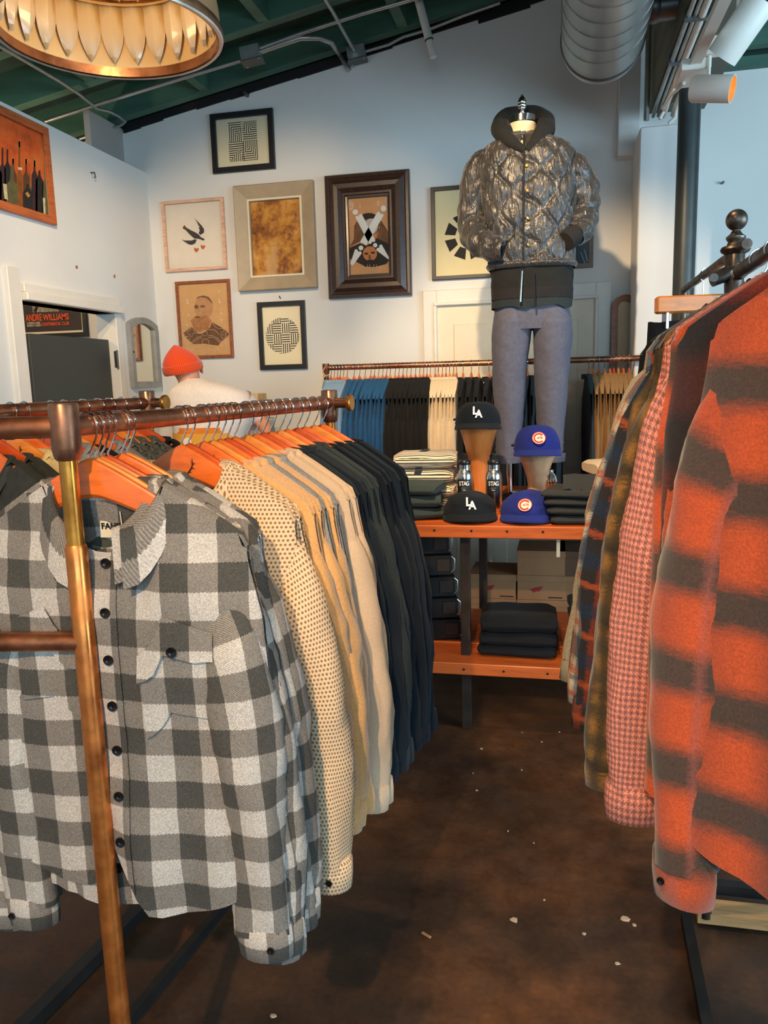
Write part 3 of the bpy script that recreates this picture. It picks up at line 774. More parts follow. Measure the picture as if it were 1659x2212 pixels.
def tA(px):
    """metres along rail A for a pixel column"""
    lo, hi = 0, (pA1 - pA0).length
    for _ in range(30):
        mid = (lo + hi) / 2; q = pA0 + dA * mid - EYE; x = W / 2 + F * q.dot(RT) / q.dot(FW)
        if x < px: lo = mid
        else: hi = mid
    return lo
# (stem pixel, name, colour words, material, kind, kwargs)
listA = [
 (186, 'flannel_shirt', 'plaid_grey', 'shirt', dict(d=.020, fold=.014, puff=1.0, hemw=.25, tail=.07, notch=.085, sx=.82, flare=.03)),
 (201, 'flannel_shirt', 'plaid_grey', 'shirt', dict(d=.018, SL=.89)), (214, 'flannel_shirt', 'plaid_grey', 'shirt', dict(d=.018, SL=.88)),
 (228, 'flannel_shirt', 'plaid_grey', 'shirt', dict(d=.018, SL=.89)), (258, 'flannel_shirt', 'plaid_grey', 'shirt', dict(d=.022, SL=.88)), (270, 'flannel_shirt', 'plaid_grey', 'shirt', dict(d=.020, SL=.87)),
 (388, 'waffle_overshirt', 'waffle', 'shirt', dict(d=.032, puff=1.25, SL=.87, sx=.92)), (404, 'waffle_overshirt', 'waffle', 'shirt', dict(d=.018)),
 (436, 'fleece_jacket', 'fleece', 'soft', dict(d=.026, puff=1.1, SL=.82)), (456, 'fleece_jacket', 'fleece', 'soft', dict(d=.026, puff=1.0, SL=.82)), (472, 'grey_sweatshirt', 'grey_knit', 'soft', dict(d=.014, SL=.70, sx=.62, L=.86, flare=0)),
 (488, 'fleece_jacket', 'fleece', 'soft', dict(d=.02, puff=1.0, SL=.82)), (504, 'grey_sweatshirt', 'grey_knit', 'soft', dict(d=.014, SL=.70, sx=.62, L=.88, flare=0)),
 (532, 'twill_shirt', 'cream', 'shirt', dict(d=.018, SL=.86)), (550, 'twill_shirt', 'cream', 'shirt', dict(d=.018, SL=.86)),
 (566, 'chore_jacket', 'navy', 'shirt', dict(d=.020, SL=.83)), (582, 'chore_jacket', 'navy', 'shirt', dict(d=.018, SL=.83)),
 (602, 'wool_overshirt', 'charcoal', 'shirt', dict(d=.024, SL=.84)), (618, 'wool_overshirt', 'charcoal', 'shirt', dict(d=.018, SL=.84)),
 (640, 'denim_jacket', 'ink_navy', 'stand', dict(d=.022, SL=.84)), (656, 'denim_jacket', 'ink_navy', 'stand', dict(d=.018, SL=.84)),
 (676, 'denim_jacket', 'navy', 'stand', dict(d=.024, SL=.85)), (694, 'denim_jacket', 'ink_navy', 'stand', dict(d=.022, SL=.85)),
]
WORDS = {'flannel_shirt': ('grey check flannel shirt', 'shirt'), 'waffle_overshirt': ('cream waffle-knit overshirt', 'shirt'), 'fleece_jacket': ('tan brushed fleece jacket', 'jacket'),
         'grey_sweatshirt': ('grey marl sweatshirt', 'sweatshirt'), 'twill_shirt': ('cream cotton twill shirt', 'shirt'), 'chore_jacket': ('navy cotton overshirt', 'shirt'),
         'wool_overshirt': ('charcoal grey wool overshirt', 'shirt'), 'denim_jacket': ('ink-navy denim jacket', 'jacket')}
cnt = {}
tot = {}
for r_ in listA: tot[r_[1]] = tot.get(r_[1], 0) + 1
rng = random.Random(11)
for i, (px, nm, m_, colr, kw) in enumerate(listA):
    k = cnt.get(nm, 0); cnt[nm] = k + 1
    pos = pA0 + dA * tA(px); rz = rzA + radians(rng.uniform(-1.5, 1.5)) + (radians(8) if nm == 'flannel_shirt' else 0)
    wd_, cat = WORDS[nm]
    where = '%s of its kind from the near post' % ORD[k] if tot[nm] > 1 else 'in the middle of the left rack'
    hk = ['hanger', 'hanger2', 'hanger', 'hanger3'][i % 4]
    hanger(pos, rz, 'hanger of the %s, %s' % (wd_, where), 'hangers on the right rail of the left rack', .016, hk, logo=(i in (4, 6, 17, 8)))
    lab = wd_ + ', ' + where
    if i == 0: lab = 'grey check flannel shirt facing front at the near end, with black buttons and flap pockets'
    hi = i in (0, 1, 4, 6, 8)
    res = dict(ns=40, nv=60, nr=24, nl=48) if i == 0 else (dict(ns=22, nv=26, nr=18, nl=34) if hi else dict(ns=20, nv=20, nr=16, nl=26))
    kw = {'flare': .055, **kw}
    if i == 0: pos = pos + nA * .028
    t, s = garment(nm, lab, cat, 'clothes on the right rail of the left rack', pos, rz, m_, i + 1, 2 if (hi or i == 13) else 1, collar=colr, **{**res, **kw})
    if i == 0:
        s.pocket(t, -.155, -.045, .29, .50); s.pocket(t, .055, .165, .29, .50)
        # woven label inside the neck
        lb = G().add([(-.028, .021, -.132), (.034, .021, -.132), (.034, .017, -.178), (-.028, .017, -.178)], [(0, 3, 2, 1)]).build('neck_label', mat['label_cloth'], t, smooth=False)
        tm = obj('lettering', text_mesh('FAHERTY', .014, mat['ink']), lb, (.004, .0165, -.160), (pi / 2 + .08, 0, 0))
        obj('lettering', text_mesh('BRAND', .006, mat['ink']), lb, (.004, .0158, -.171), (pi / 2 + .08, 0, 0))
        G().poly([(.004 + .009 * cos(2 * pi * k / 12), .0185, -.1475 + .0045 * sin(2 * pi * k / 12)) for k in range(12)]).build('red_emblem', mat['red_print'], lb, smooth=False)
        G().tube([(.012, .012, -.135), (.015, .010, -.165), (.016, .004, -.185)], .0008, 5).build('tag_string', mat['label_cloth'], t)
        # dark lining panel seen inside the collar
        r2, u2 = strip(lambda a, b: ((a * .075, .024, lerp(-.112, -.20, b)), (a, b)), 6, 4); G().grid(r2, u2).build('lining', mat['lining'], t)

listA2 = [  # left rail: (pixel column, ...)
 (-60, 'nylon_jacket', 'olive', 'stand'), (-20, 'nylon_jacket', 'olive', 'stand'), (22, 'corduroy_shirt', 'yellow_cream', 'shirt'), (52, 'corduroy_shirt', 'yellow_cream', 'shirt'),
 (112, 'grey_jacket', 'grey_knit', 'shirt'), (140, 'black_jacket', 'black', 'stand'), (180, 'pale_shirt', 'grey_knit', 'shirt'), (212, 'tweed_jacket', 'tweed', 'shirt'), (236, 'tweed_jacket', 'tweed', 'shirt'), (262, 'tweed_jacket', 'tweed', 'shirt'), (292, 'black_jacket', 'black', 'stand')]
W2 = {'nylon_jacket': ('olive black nylon jacket', 'jacket'), 'corduroy_shirt': ('pale yellow corduroy shirt', 'shirt'), 'grey_jacket': ('grey jersey jacket', 'jacket'), 'black_jacket': ('black cotton jacket', 'jacket'),
      'pale_shirt': ('light grey shirt', 'shirt'), 'tweed_jacket': ('flecked tweed jacket', 'jacket')}
cnt = {}; tot = {}
for r_ in listA2: tot[r_[1]] = tot.get(r_[1], 0) + 1
Lb = (qB1 - qB0).length
def tB(px):
    lo, hi = 0, Lb
    for _ in range(30):
        mid = (lo + hi) / 2; q = qB0 + dA * mid - EYE; x = W / 2 + F * q.dot(RT) / q.dot(FW)
        if x < px: lo = mid
        else: hi = mid
    return lo
for i, (px, nm, m_, colr) in enumerate(listA2):
    k = cnt.get(nm, 0); cnt[nm] = k + 1; pos = qB0 + dA * tB(px); rz = rzA + radians(rng.uniform(-4, 4)); wd_, cat = W2[nm]
    where = ('%s of its kind ' % ORD[k] if tot[nm] > 1 else '') + 'on the rear left rail'
    hanger(pos, rz, 'hanger of the %s %s' % (wd_, where), 'hangers on the left rail of the left rack', .016, ['hanger', 'hanger3', 'hanger2'][i % 3], logo=i in (2, 4))
    garment(nm, '%s %s' % (wd_, where), cat, 'clothes on the left rail of the left rack', pos, rz, m_, i + 31, 1, collar=colr, ns=16, nv=14, nr=12, nl=16, d=.02, SL=.84, sx=.9)

# ================================================================== RACK B  (along the back wall)
bx0, bx1, zB, yB = -1.348, .52, 1.582, 4.56
rackB = empty('clothes_rack', (bx0, yB, 0), 0, 'dark bronze pipe clothes rail standing along the back wall', 'clothes rack')
G().tube([(0, 0, zB), (bx1 - bx0, 0, zB)], .0165, 16).build('rail', mat['bronze'], rackB)
for x in (0, bx1 - bx0):
    po = G().tube([(x, 0, .02), (x, 0, zB - .02)], .0155, 16).build('post', mat['iron'], rackB)
    G().lathe([(.017, -.035), (.021, -.03), (.021, .024), (0, .024)], 16, (x, 0, zB)).build('elbow_fitting', mat['bronze'], po)
    G().lathe([(.04, .02), (.04, .026), (.02, .03)], 16, (x, 0, -.02)).build('floor_flange', mat['iron'], po)
    G().obox((x, -.25, .02), (x, .25, .02), .03, .03).build('foot', mat['iron'], po, smooth=False)
g = G(); q = Vector((bx0, yB, zB - .05))
g.tube([(.018 * cos(a / 3) * (1.05), .018 * sin(a / 3) * 1.05, .004 * sin(a)) for a in range(0, 22)], .003, 6); g.tube([(-.006, -.018, 0), (-.02, -.026, -.02), (-.008, -.028, -.045), (.006, -.028, -.06)], .003, 6); g.tube([(0, -.019, 0), (.02, -.03, .008), (.035, -.03, .002)], .003, 6); g.tube([(0, -.019, 0), (-.012, -.03, .03), (.004, -.028, .055)], .003, 6)
tag(g.build('twine', M('jute twine', c(222, 172, 116), .9), None, q), 'loop of tan twine tied round the back rail post top', 'twine')

def xB(px, py=785): return onY(px, py, yB).x
def runB(pxs, nm, m_, words, cat, coll, seeds, grp, **kw):
    for k, px in enumerate(pxs):
        x = xB(px); rz = pi / 2 + radians(2.5 * sin(px * .021) + rng.uniform(-.6, .6)); pos = (x, yB, zB)
        where = '%s from left of its back-rail run' % ORD[k] if len(pxs) > 1 else 'standing alone on the back rail'
        hanger(pos, rz, 'hanger of the %s %s' % (words, where), 'hangers on the back rail', .0165, ['hanger', 'hanger2', 'hanger3'][(k * 2 + seeds) % 3])
        garment(nm, '%s %s' % (words, where), cat, grp, pos, rz, m_, seeds + k % 3, 0, collar=coll, cached=(m_, nm, seeds + k % 3), d=.016, fold=.008, SL=.85, puff=.62, **kw)
runB([714, 721, 728, 734, 741, 749], 'chambray_shirt', 'chambray', 'light blue chambray shirt', 'shirt', 'shirt', 50, 'light blue shirts on the back rail')
runB([764, 776, 788, 800, 808, 817, 826, 834, 842], 'denim_shirt', 'denim', 'mid-blue denim shirt', 'shirt', 'shirt', 54, 'blue denim shirts on the back rail')
runB([853, 861, 870, 878, 887, 897, 906, 914, 922, 929], 'black_shirt', 'black', 'black cotton shirt', 'shirt', 'shirt', 58, 'black shirts left of the cream run')
runB([940, 947, 955, 963, 971, 979, 986], 'ecru_shirt', 'ecru', 'ecru corduroy shirt', 'shirt', 'shirt', 62, 'ecru shirts on the back rail')
runB([1000, 1018, 1034, 1056, 1076, 1096], 'black_jacket', 'black', 'black stand-collar jacket', 'jacket', 'stand', 66, 'black jackets right of the ecru run')
runB([1128, 1140, 1156, 1172, 1190, 1206], 'dark_jacket', 'charcoal', 'charcoal jacket', 'jacket', 'stand', 70, 'charcoal jackets behind the mannequin')
runB([1272], 'dark_jacket', 'charcoal', 'dark grey jacket', 'jacket', 'stand', 74, 'lone dark jacket')
runB([1283, 1294, 1306, 1318, 1326, 1336, 1347, 1359], 'canvas_jacket', 'tan_canvas', 'brown canvas jacket', 'jacket', 'stand', 78, 'brown canvas jackets on the back rail')

# ================================================================== RACK C  (right foreground)
zC = 1.725
pC1 = onZ(1572, 590, zC); pass
pC1.x += .022; pC0 = Vector((.36, .35, zC)); dC = (pC1 - pC0).normalized(); nC = Vector((dC.y, -dC.x, 0)); rzC = math.atan2(-dC.x, dC.y)
rackC = empty('clothes_rack', (pC1.x, pC1.y, 0), 0, 'dark iron clothes rack with ball finial in the right foreground', 'clothes rack')
oC = Vector((pC1.x, pC1.y, 0))
def rc(name, g, m, par=None, sm_=True): return g.build(name, mat[m], par or rackC, smooth=sm_)
rc('rail', G().tube([pC0 - oC, pC1 - oC], .0165, 20), 'iron')
pe = pC1 + dC * .045 - oC
po = rc('post', G().tube([Vector((pe.x, pe.y, .03)), Vector((pe.x, pe.y, zC - .06))], .016, 18), 'iron')
rc('post_socket', G().lathe([(.016, -.08), (.020, -.06), (.022, -.02), (.022, .045), (.020, .05)], 20, (pe.x, pe.y, zC)), 'iron', po)
rc('finial', G().lathe([(.018, .045), (.031, .052), (.034, .058), (.031, .064), (.020, .068), (.017, .076), (.022, .082), (.022, .087), (.014, .093), (.009, .101)] + [(.0245 * sin(a), .125 - .0245 * cos(a)) for a in [radians(22 + 158 * k / 14) for k in range(15)]], 28, (pe.x, pe.y, zC)), 'iron', po)
rc('bracket_arm', G().tube([Vector((pe.x, pe.y, zC + .01)), Vector((pe.x - .035, pe.y - .012, zC - .004)), Vector((pe.x - .052, pe.y - .016, zC - .008))], [.018, .017, .019], 16), 'iron', po)
rc('bolt', G().tube([Vector((pe.x - .050, pe.y - .022, zC - .008)), Vector((pe.x - .052, pe.y - .040, zC - .008))], [.010, .010], 14), 'galv_dark', po)
rc('set_screw', G().tube([Vector((pe.x + .02, pe.y - .06, zC - .024)), Vector((pe.x + .03, pe.y - .075, zC - .030))], [.009, .008], 12), 'iron')
for k in range(3):
    rc('collar_ring', G().lathe([(.0168, -.003), (.0188, -.0015), (.0188, .0015), (.0168, .003)], 20, pC1 - oC - dC * (.012 + .008 * k), ax=Matrix.Rotation(-pi / 2, 4, 'X')), 'chrome')
b0 = Vector((pe.x, pe.y, .02)); nb = Vector((pC0.x, pC0.y, .02)) - oC
rc('near_post', G().tube([nb, nb + Vector((0, 0, zC - .02))], .016, 16), 'iron')
rc('base_bar', G().obox(b0 - Vector((.05, 0, 0)), nb - Vector((.05, 0, 0)), .026, .03), 'steel_black', None, False)
rc('base_bar', G().obox(b0 + Vector((.36, -.05, 0)), nb + Vector((.36, 0, 0)), .026, .03), 'bronze', None, False)
ye = onZ(1600, 1935, .04).y - oC.y
rc('cross_bar', G().obox(Vector((-.1, ye, .06)), Vector((.62, ye, .06)), .03, .03), 'steel_black', None, False)
wp = wood('pale pine board', c(196, 144, 92), .5, .1)
rackC_board = G().obox(Vector((-.02, ye - .07, .03)), Vector((.62, ye - .07, .03)), .07, .03).build('base_board', wp, rackC, smooth=False)

listC = [  # distance along Y of the hanger
 (1.04, 'flannel_shirt', 'orange_plaid', 'orange and charcoal plaid flannel shirt nearest the camera', dict(d=.026, puff=1.15, SL=1.02, L=.95, fold=.014, sx=.88, flare=.03)),
 (1.14, 'flannel_shirt', 'rust_plaid', 'dark rust plaid flannel shirt tucked behind the orange one', dict(d=.02, SL=.90, L=.92, sx=.7)),
 (1.195, 'flannel_shirt', 'orange_plaid', 'second orange plaid flannel shirt, just behind the rust one', dict(d=.022, SL=.92, L=.93, puff=.9, sx=.74)),
 (1.265, 'gingham_shirt', 'pink_check', 'pink micro-check shirt showing its whole sleeve', dict(d=.022, SL=.97, L=.90, puff=1.0, sx=.90, flare=.05)),
 (1.31, 'gingham_shirt', 'pink_check', 'pink micro-check shirt mostly hidden behind its twin', dict(d=.016, SL=.86, sx=.86)),
 (1.40, 'brushed_shirt', 'camo', 'brown and olive brushed plaid shirt beside the pink checks', dict(d=.022, SL=.97, sx=.92, flare=.08)),
 (1.46, 'brushed_shirt', 'camo', 'second brown brushed plaid shirt, further along the rail', dict(d=.016, SL=.88, sx=.95)),
 (1.53, 'plaid_shirt', 'dark_plaid', 'navy and rust plaid shirt between brown and blue plaids', dict(d=.018, SL=.93, sx=.94, flare=.10)),
 (1.595, 'plaid_shirt', 'blue_plaid', 'blue rust and cream plaid shirt near the finial', dict(d=.018, SL=.90, sx=.94, flare=.11)),
 (1.66, 'wool_shirt', 'oat', 'oatmeal wool shirt outermost towards the aisle', dict(d=.018, SL=.88, puff=.9, sx=.94, flare=.13)),
 (1.8, 'black_jacket', 'black', 'black jacket under the ball finial at the rail end', dict(d=.018, SL=.80)),
]
for i, (y, nm, m_, lab, kw) in enumerate(listC):
    pos = pC0 + dC * ((y - pC0.y) / dC.y); rz = rzC + radians(rng.uniform(-2, 2) - 30 * max(0, 1 - (y - 1.04) / .22))
    hanger(pos, rz, 'hanger of the ' + lab, 'hangers on the right rack', .0165, ['hanger2', 'hanger'][i % 2])
    if i == 0: pos = pos + nC * .015
    res = dict(ns=30, nv=34, nr=22, nl=40) if i in (0, 2, 3, 5) else dict(ns=18, nv=18, nr=14, nl=24)
    garment(nm, lab, 'jacket' if 'jacket' in nm else 'shirt', 'clothes on the right rack', pos, rz, m_, i + 91, 2 if i == 0 else 1, **{**res, **kw})
# clamp hanger with black trousers on the rack behind
q = onY(1480, 655, 2.55); trz = .10
tr_ = empty('trouser_hanger', q, trz, 'amber wooden clamp hanger holding black trousers beyond the right rack', 'hanger')
for dy in (-.012, .012): G().bbox(-.085, .20, dy - .009, dy + .009, -.028, .022, .005).build('clamp_bar', mat['hanger2'], tr_)
G().tube([(.05, 0, .02), (.05, 0, .06), (.035, 0, .075), (.05, 0, .1), (.068, 0, .085)], .002, 6).build('hook', mat['chrome'], tr_)
for x in (-.055,):
    G().bbox(x - .005, x + .005, -.028, .028, -.075, -.026, .002).build('clip', mat['chrome'], tr_)
    G().lathe([(.0, -.03), (.016, -.028), (.018, -.02), (.010, -.015)], 14, (x + .03, 0, -.05), ax=Matrix.Rotation(0, 4, 'X')).build('clip_knob', mat['iron'], tr_)
tt = empty('black_trousers', q + Vector((0, 0, -.07)), trz, 'folded black trousers hanging from the amber clamp hanger', 'trousers')
for k, dx in enumerate((-.02, .07)):
    rows = []
    for j in range(13):
        z = -.95 * j / 12; row = []
        for i in range(17):
            a = 2 * pi * i / 16; w_ = lerp(.085, .07, j / 12); row.append((dx + w_ * cos(a) * (1 + .05 * nz(a, z * 4, k)) - .04 * j / 12 * (1 - k), .022 * sin(a), z + (.018 if j == 0 else 0) * (1 + .8 * nz(a * 3, 2))))
        rows.append(row)
    G().grid(rows).build('trouser_leg', mat['black'], tt, angle=180)
railD = tag(G().tube([(q.x + .05, 2.0, q.z + .082), (q.x + .06, 3.0, q.z + .082)], .012, 12).build('hanging_rail', mat['iron']), 'iron side rail behind the right rack carrying the trousers', 'rail')
G().tube([(q.x + .06, 3.0, 0), (q.x + .06, 3.0, q.z + .082)], .012, 12).build('post', mat['iron'], railD)
# ================================================================== PICTURES ON THE WALLS
mat['glazing'] = glassmat('picture glass')
mat['black_frame'] = M('black lacquer frame', c(30, 31, 33), .4, var=.1)
mat['cream_board'] = M('cream mat board', c(236, 224, 192), .9, var=.02)
mat['sepia'] = M('sepia photograph paper', c(206, 156, 108), .85, var=.08, vs=14)
mat['sepia_pale'] = M('pale sepia paper', c(208, 164, 112), .85, var=.06, vs=14)
mat['sepia_dark'] = M('dark sepia print', c(120, 84, 58), .85, var=.25, vs=25)
mat['sepia_black'] = M('black brown print', c(52, 44, 38), .85, var=.25, vs=25)
mat['flesh_print'] = M('sepia face print', c(198, 130, 78), .85, var=.1, vs=40)
mat['chalk'] = M('white chalk line', c(232, 212, 182), .9, var=.05)
mat['bone'] = M('white cut paper', c(226, 226, 222), .85, var=.04)

def ringframe(w, h, rings):
    """rings: (inset, depth) from the outside in; depth is out of the wall"""
    R = []
    for i, d in rings:
        a, b = w / 2 - i, h / 2 - i; R.append([(-a, -d, -b), (a, -d, -b), (a, -d, b), (-a, -d, b)])
    return G().grid(R, closed=True)

class Pic:
    def __init__(s, name, label, cat, x0, z0, x1, z1, rings, fm, bg, Y=YB, board=None, glass=True, tilt=0):
        s.c = Vector(((x0 + x1) / 2, Y - .0015, (z0 + z1) / 2)); s.w, s.h = abs(x1 - x0), abs(z0 - z1); s.Y = Y
        s.t = empty(name, s.c, 0, label, cat); s.t.rotation_euler = (0, tilt, 0)
        fm = fm if not isinstance(fm, str) else mat[fm]
        ringframe(s.w, s.h, [(0, 0)] + rings).build('frame', fm, s.t, smooth=False)
        i, d = rings[-1]; s.d = .006; s.iw, s.ih = s.w / 2 - i, s.h / 2 - i
        o = G().add([(-s.iw, -s.d, -s.ih), (s.iw, -s.d, -s.ih), (s.iw, -s.d, s.ih), (-s.iw, -s.d, s.ih)], [(0, 1, 2, 3)]).build('picture_sheet', bg if not isinstance(bg, str) else mat[bg], s.t, smooth=False)
        s.sheet = o
        if glass:
            G().add([(-s.iw, -.0125, -s.ih), (s.iw, -.0125, -s.ih), (s.iw, -.0125, s.ih), (-s.iw, -.0125, s.ih)], [(0, 1, 2, 3)]).build('glazing', mat['glazing'], s.t, smooth=False)
    def L(s, px, py):
        p = onY(px, py, s.Y); return p.x - s.c.x, p.z - s.c.z
    def poly(s, name, pts, m, lift=1, crop=None, loc=False):
        q = []
        for x, y in pts:
            if crop: x, y = crop[0] + x / crop[2], crop[1] + y / crop[2]
            a = (x, y) if loc else s.L(x, y); q.append((max(-s.iw, min(s.iw, a[0])), -s.d - .0006 * lift, max(-s.ih, min(s.ih, a[1]))))
        return G().poly(q).build(name, mat[m] if isinstance(m, str) else m, s.sheet, smooth=False)
    def ell(s, name, cx, cy, rx, ry, m, lift=1, crop=None, n=28):
        return s.poly(name, [(cx + rx * cos(2 * pi * k / n), cy + ry * sin(2 * pi * k / n)) for k in range(n)], m, lift, crop)
    def line(s, name, pts, r_, m, lift=2, crop=None):
        q = []
        for x, y in pts:
            if crop: x, y = crop[0] + x / crop[2], crop[1] + y / crop[2]
            a = s.L(x, y); q.append((max(-s.iw, min(s.iw, a[0])), -s.d - .0006 * lift, max(-s.ih, min(s.ih, a[1]))))
        g = G().tube(q, r_, 4); return g.build(name, mat[m] if isinstance(m, str) else m, s.sheet)

def geo_mat(name, circle):
    m, nt, b = newmat(name); tc = node(nt, 'ShaderNodeTexCoord'); sp = node(nt, 'ShaderNodeSeparateXYZ'); nt.links.new(tc.outputs['Object'], sp.inputs[0])
    x, z = sp.outputs[0], sp.outputs[2]
    if not circle:
        hx, hz = .097, .117; X = mt(nt, 'DIVIDE', x, hx); Z = mt(nt, 'DIVIDE', mt(nt, 'ADD', z, -.003), hz)
        ax, az = mt(nt, 'ABSOLUTE', X), mt(nt, 'ABSOLUTE', Z)
        inside = mt(nt, 'MULTIPLY', lt(nt, ax, 1.0), lt(nt, az, 1.0))
        q = mt(nt, 'GREATER_THAN', mt(nt, 'MULTIPLY', X, Z), 0.0)
        r2 = mt(nt, 'SQRT', mt(nt, 'ADD', mt(nt, 'POWER', mt(nt, 'SUBTRACT', 1.0, ax), 2.0), mt(nt, 'POWER', mt(nt, 'SUBTRACT', 1.0, az), 2.0)))
        cond = mt(nt, 'GREATER_THAN', az, mt(nt, 'MULTIPLY', ax, 1.0))
        h = mt(nt, 'ABSOLUTE', mt(nt, 'SUBTRACT', q, mt(nt, 'MULTIPLY', cond, lt(nt, r2, .95))))
        p = .0128
    else:
        R = .115; ax = mt(nt, 'SQRT', mt(nt, 'ADD', mt(nt, 'MULTIPLY', x, x), mt(nt, 'MULTIPLY', z, z)))
        inside = lt(nt, ax, R)
        bx = mt(nt, 'FLOOR', mt(nt, 'DIVIDE', mt(nt, 'ADD', x, .006), .058)); bz = mt(nt, 'FLOOR', mt(nt, 'DIVIDE', mt(nt, 'ADD', z, -.012), .066))
        h = mt(nt, 'FLOORED_MODULO', mt(nt, 'ADD', bx, bz), 2.0); p = .0145
    s1 = lt(nt, fr(nt, x, p), .42); s2 = lt(nt, fr(nt, z, p), .42)
    st = mixc(nt, h, s1, s2); f = mt(nt, 'MULTIPLY', st, inside)
    put(nt, b.inputs['Base Color'], mixc(nt, f, c(236, 224, 192), c(34, 32, 30))); b.inputs['Roughness'].default_value = .85; return m

BF = [(.001, .022), (.004, .025), (.030, .025), (.032, .012)]
Pic('framed_print', 'black framed print of striped rectangle quarters, topmost on the back wall', 'picture', -2.176, 2.832, -1.755, 3.190, [(.001, .022), (.004, .025), (.034, .025), (.036, .012)], 'black_frame', geo_mat('striped rectangle print', False))
Pic('framed_print', 'black framed print of a striped disc, lowest on the back wall', 'picture', -1.925, 1.588, -1.60, 2.022, BF, 'black_frame', geo_mat('striped disc print', True))
tag(G().tube([(-1.765, YB - .001, 2.044), (-1.765, YB - .02, 2.044), (-1.765, YB - .021, 2.056)], .003, 6).build('picture_nail', mat['steel_black']), 'small nail above the striped disc print', 'nail')

# bird
pc = Pic('framed_print', 'pale pink wood framed print of a flying bird with hearts', 'picture', -2.553, 2.243, -2.118, 2.690, [(.001, .02), (.003, .022), (.019, .022), (.021, .012)], wood('pale pink maple', c(224, 176, 146), .5, .1), M('off white paper', c(224, 214, 200), .9, var=.03))
K = (370, 450, 16.59)
ink_ = M('charcoal bird ink', c(62, 58, 54), .8, var=.3, vs=120); brn = M('brown bird outline', c(110, 66, 40), .8)
pc.poly('bird_body', [(540, 790), (560, 700), (700, 780), (880, 870), (1000, 940), (1090, 1050), (1190, 1090), (1215, 1150), (1150, 1160), (1040, 1110), (850, 1090), (760, 1020), (640, 900)], ink_, 2, K)
pc.poly('bird_tail', [(420, 720), (490, 605), (560, 700), (540, 795)], brn, 1, K)
pc.poly('bird_wing', [(845, 365), (990, 500), (1120, 640), (1195, 760), (1190, 880), (1060, 965), (1000, 900), (1040, 800), (990, 660), (1060, 700), (910, 510), (1000, 590)], ink_, 1, K)
pc.poly('bird_wing', [(370, 1110), (500, 1160), (620, 1160), (760, 1160), (860, 1110), (930, 1140), (880, 1260), (760, 1320), (640, 1300), (500, 1210)], ink_, 1, K)
for dx, dy in ((920, 1490), (1155, 1390)):
    pc.poly('heart', [(dx - 85, dy - 60), (dx - 50, dy - 80), (dx, dy - 30), (dx + 60, dy - 70), (dx + 88, dy - 20), (dx + 40, dy + 70), (dx - 10, dy + 90), (dx - 70, dy + 40)], M('rust heart ink', c(186, 96, 48), .8), 1, K)

# abstract painting
m_, nt, b = newmat('abstract amber painting')
n1 = noi(nt, 6, 6, rough=.7); n2 = noi(nt, 18, 5, rough=.75); n3 = noi(nt, 3.0, 3, stretch=(2.5, 1, .7))
col = ramp(nt, n1, [(.34, c(70, 40, 18)), (.44, c(150, 84, 24)), (.54, c(206, 138, 48)), (.66, c(222, 168, 92))])
col = mixc(nt, ramp(nt, n2, [(.60, (0, 0, 0)), (.68, (.8, .8, .8))]), col, c(60, 46, 32)); col = mixc(nt, ramp(nt, n3, [(.56, (0, 0, 0)), (.66, (.7, .7, .7))]), col, c(206, 160, 110))
put(nt, b.inputs['Base Color'], col); b.inputs['Roughness'].default_value = .6; bump(nt, b, n2, .5, .004)
Pic('framed_painting', 'abstract amber and brown painting in a wide sloping taupe frame', 'painting', -2.035, 2.094, -1.507, 2.742, [(.0, .045), (.005, .05), (.082, .022), (.084, .026), (.096, .026), (.098, .012)], M('taupe painted wood frame', c(178, 156, 126), .5, var=.08), m_, glass=False)
ringframe(.528 - .164, .648 - .164, [(0, .022), (.001, .028), (.012, .028), (.013, .013)]).build('liner', mat['cream_board'], bpy.data.objects['framed_painting'], smooth=False)

# bones portrait in dark carved frame
dk = wood('dark carved walnut', c(62, 40, 30), .35, .3, 14, (3, 3, 3), .4)
pc = Pic('framed_portrait', 'sepia portrait with white paper bones in a dark carved wooden frame', 'picture', -1.433, 2.018, -.898, 2.760, [(.0, .03), (.006, .04), (.022, .042), (.030, .034), (.038, .036), (.060, .052), (.085, .050), (.108, .030), (.112, .034), (.124, .034), (.128, .022), (.140, .020), (.143, .012)], dk, 'sepia')
K = (735, 410, 11.06)
pc.poly('hood_shape', [(340, 870), (420, 720), (520, 650), (860, 640), (1000, 760), (1200, 1000), (1205, 1290), (900, 1240), (480, 1240), (230, 1370), (330, 1180)], 'sepia_dark', 1, K)
pc.ell('hair', 690, 640, 175, 80, 'sepia_black', 2, K)
pc.poly('neck', [(640, 1100), (860, 1050), (960, 900), (940, 840), (880, 1180), (640, 1240)], 'flesh_print', 2, K)
pc.poly('coat', [(230, 1390), (480, 1280), (640, 1340), (880, 1160), (1205, 1290), (1235, 1690), (1100, 1780), (820, 1850), (600, 1840), (380, 1720), (240, 1660)], 'sepia_black', 2, K)
pc.ell('blank_face', 745, 880, 168, 190, M('speckled grey paper', c(196, 186, 172), .9, var=.12, vs=120), 3, K)
pc.ell('printed_face', 718, 1530, 168, 175, 'flesh_print', 3, K)
for a in ((632, 1530), (790, 1510)): pc.ell('printed_eye', a[0], a[1], 52, 24, 'sepia_black', 4, K, 14)
pc.poly('printed_nose', [(690, 1560), (735, 1560), (750, 1660), (680, 1660)], 'sepia_dark', 4, K)
pc.poly('printed_moustache', [(620, 1710), (690, 1670), (760, 1670), (820, 1700), (780, 1760), (650, 1770)], 'sepia_black', 4, K)
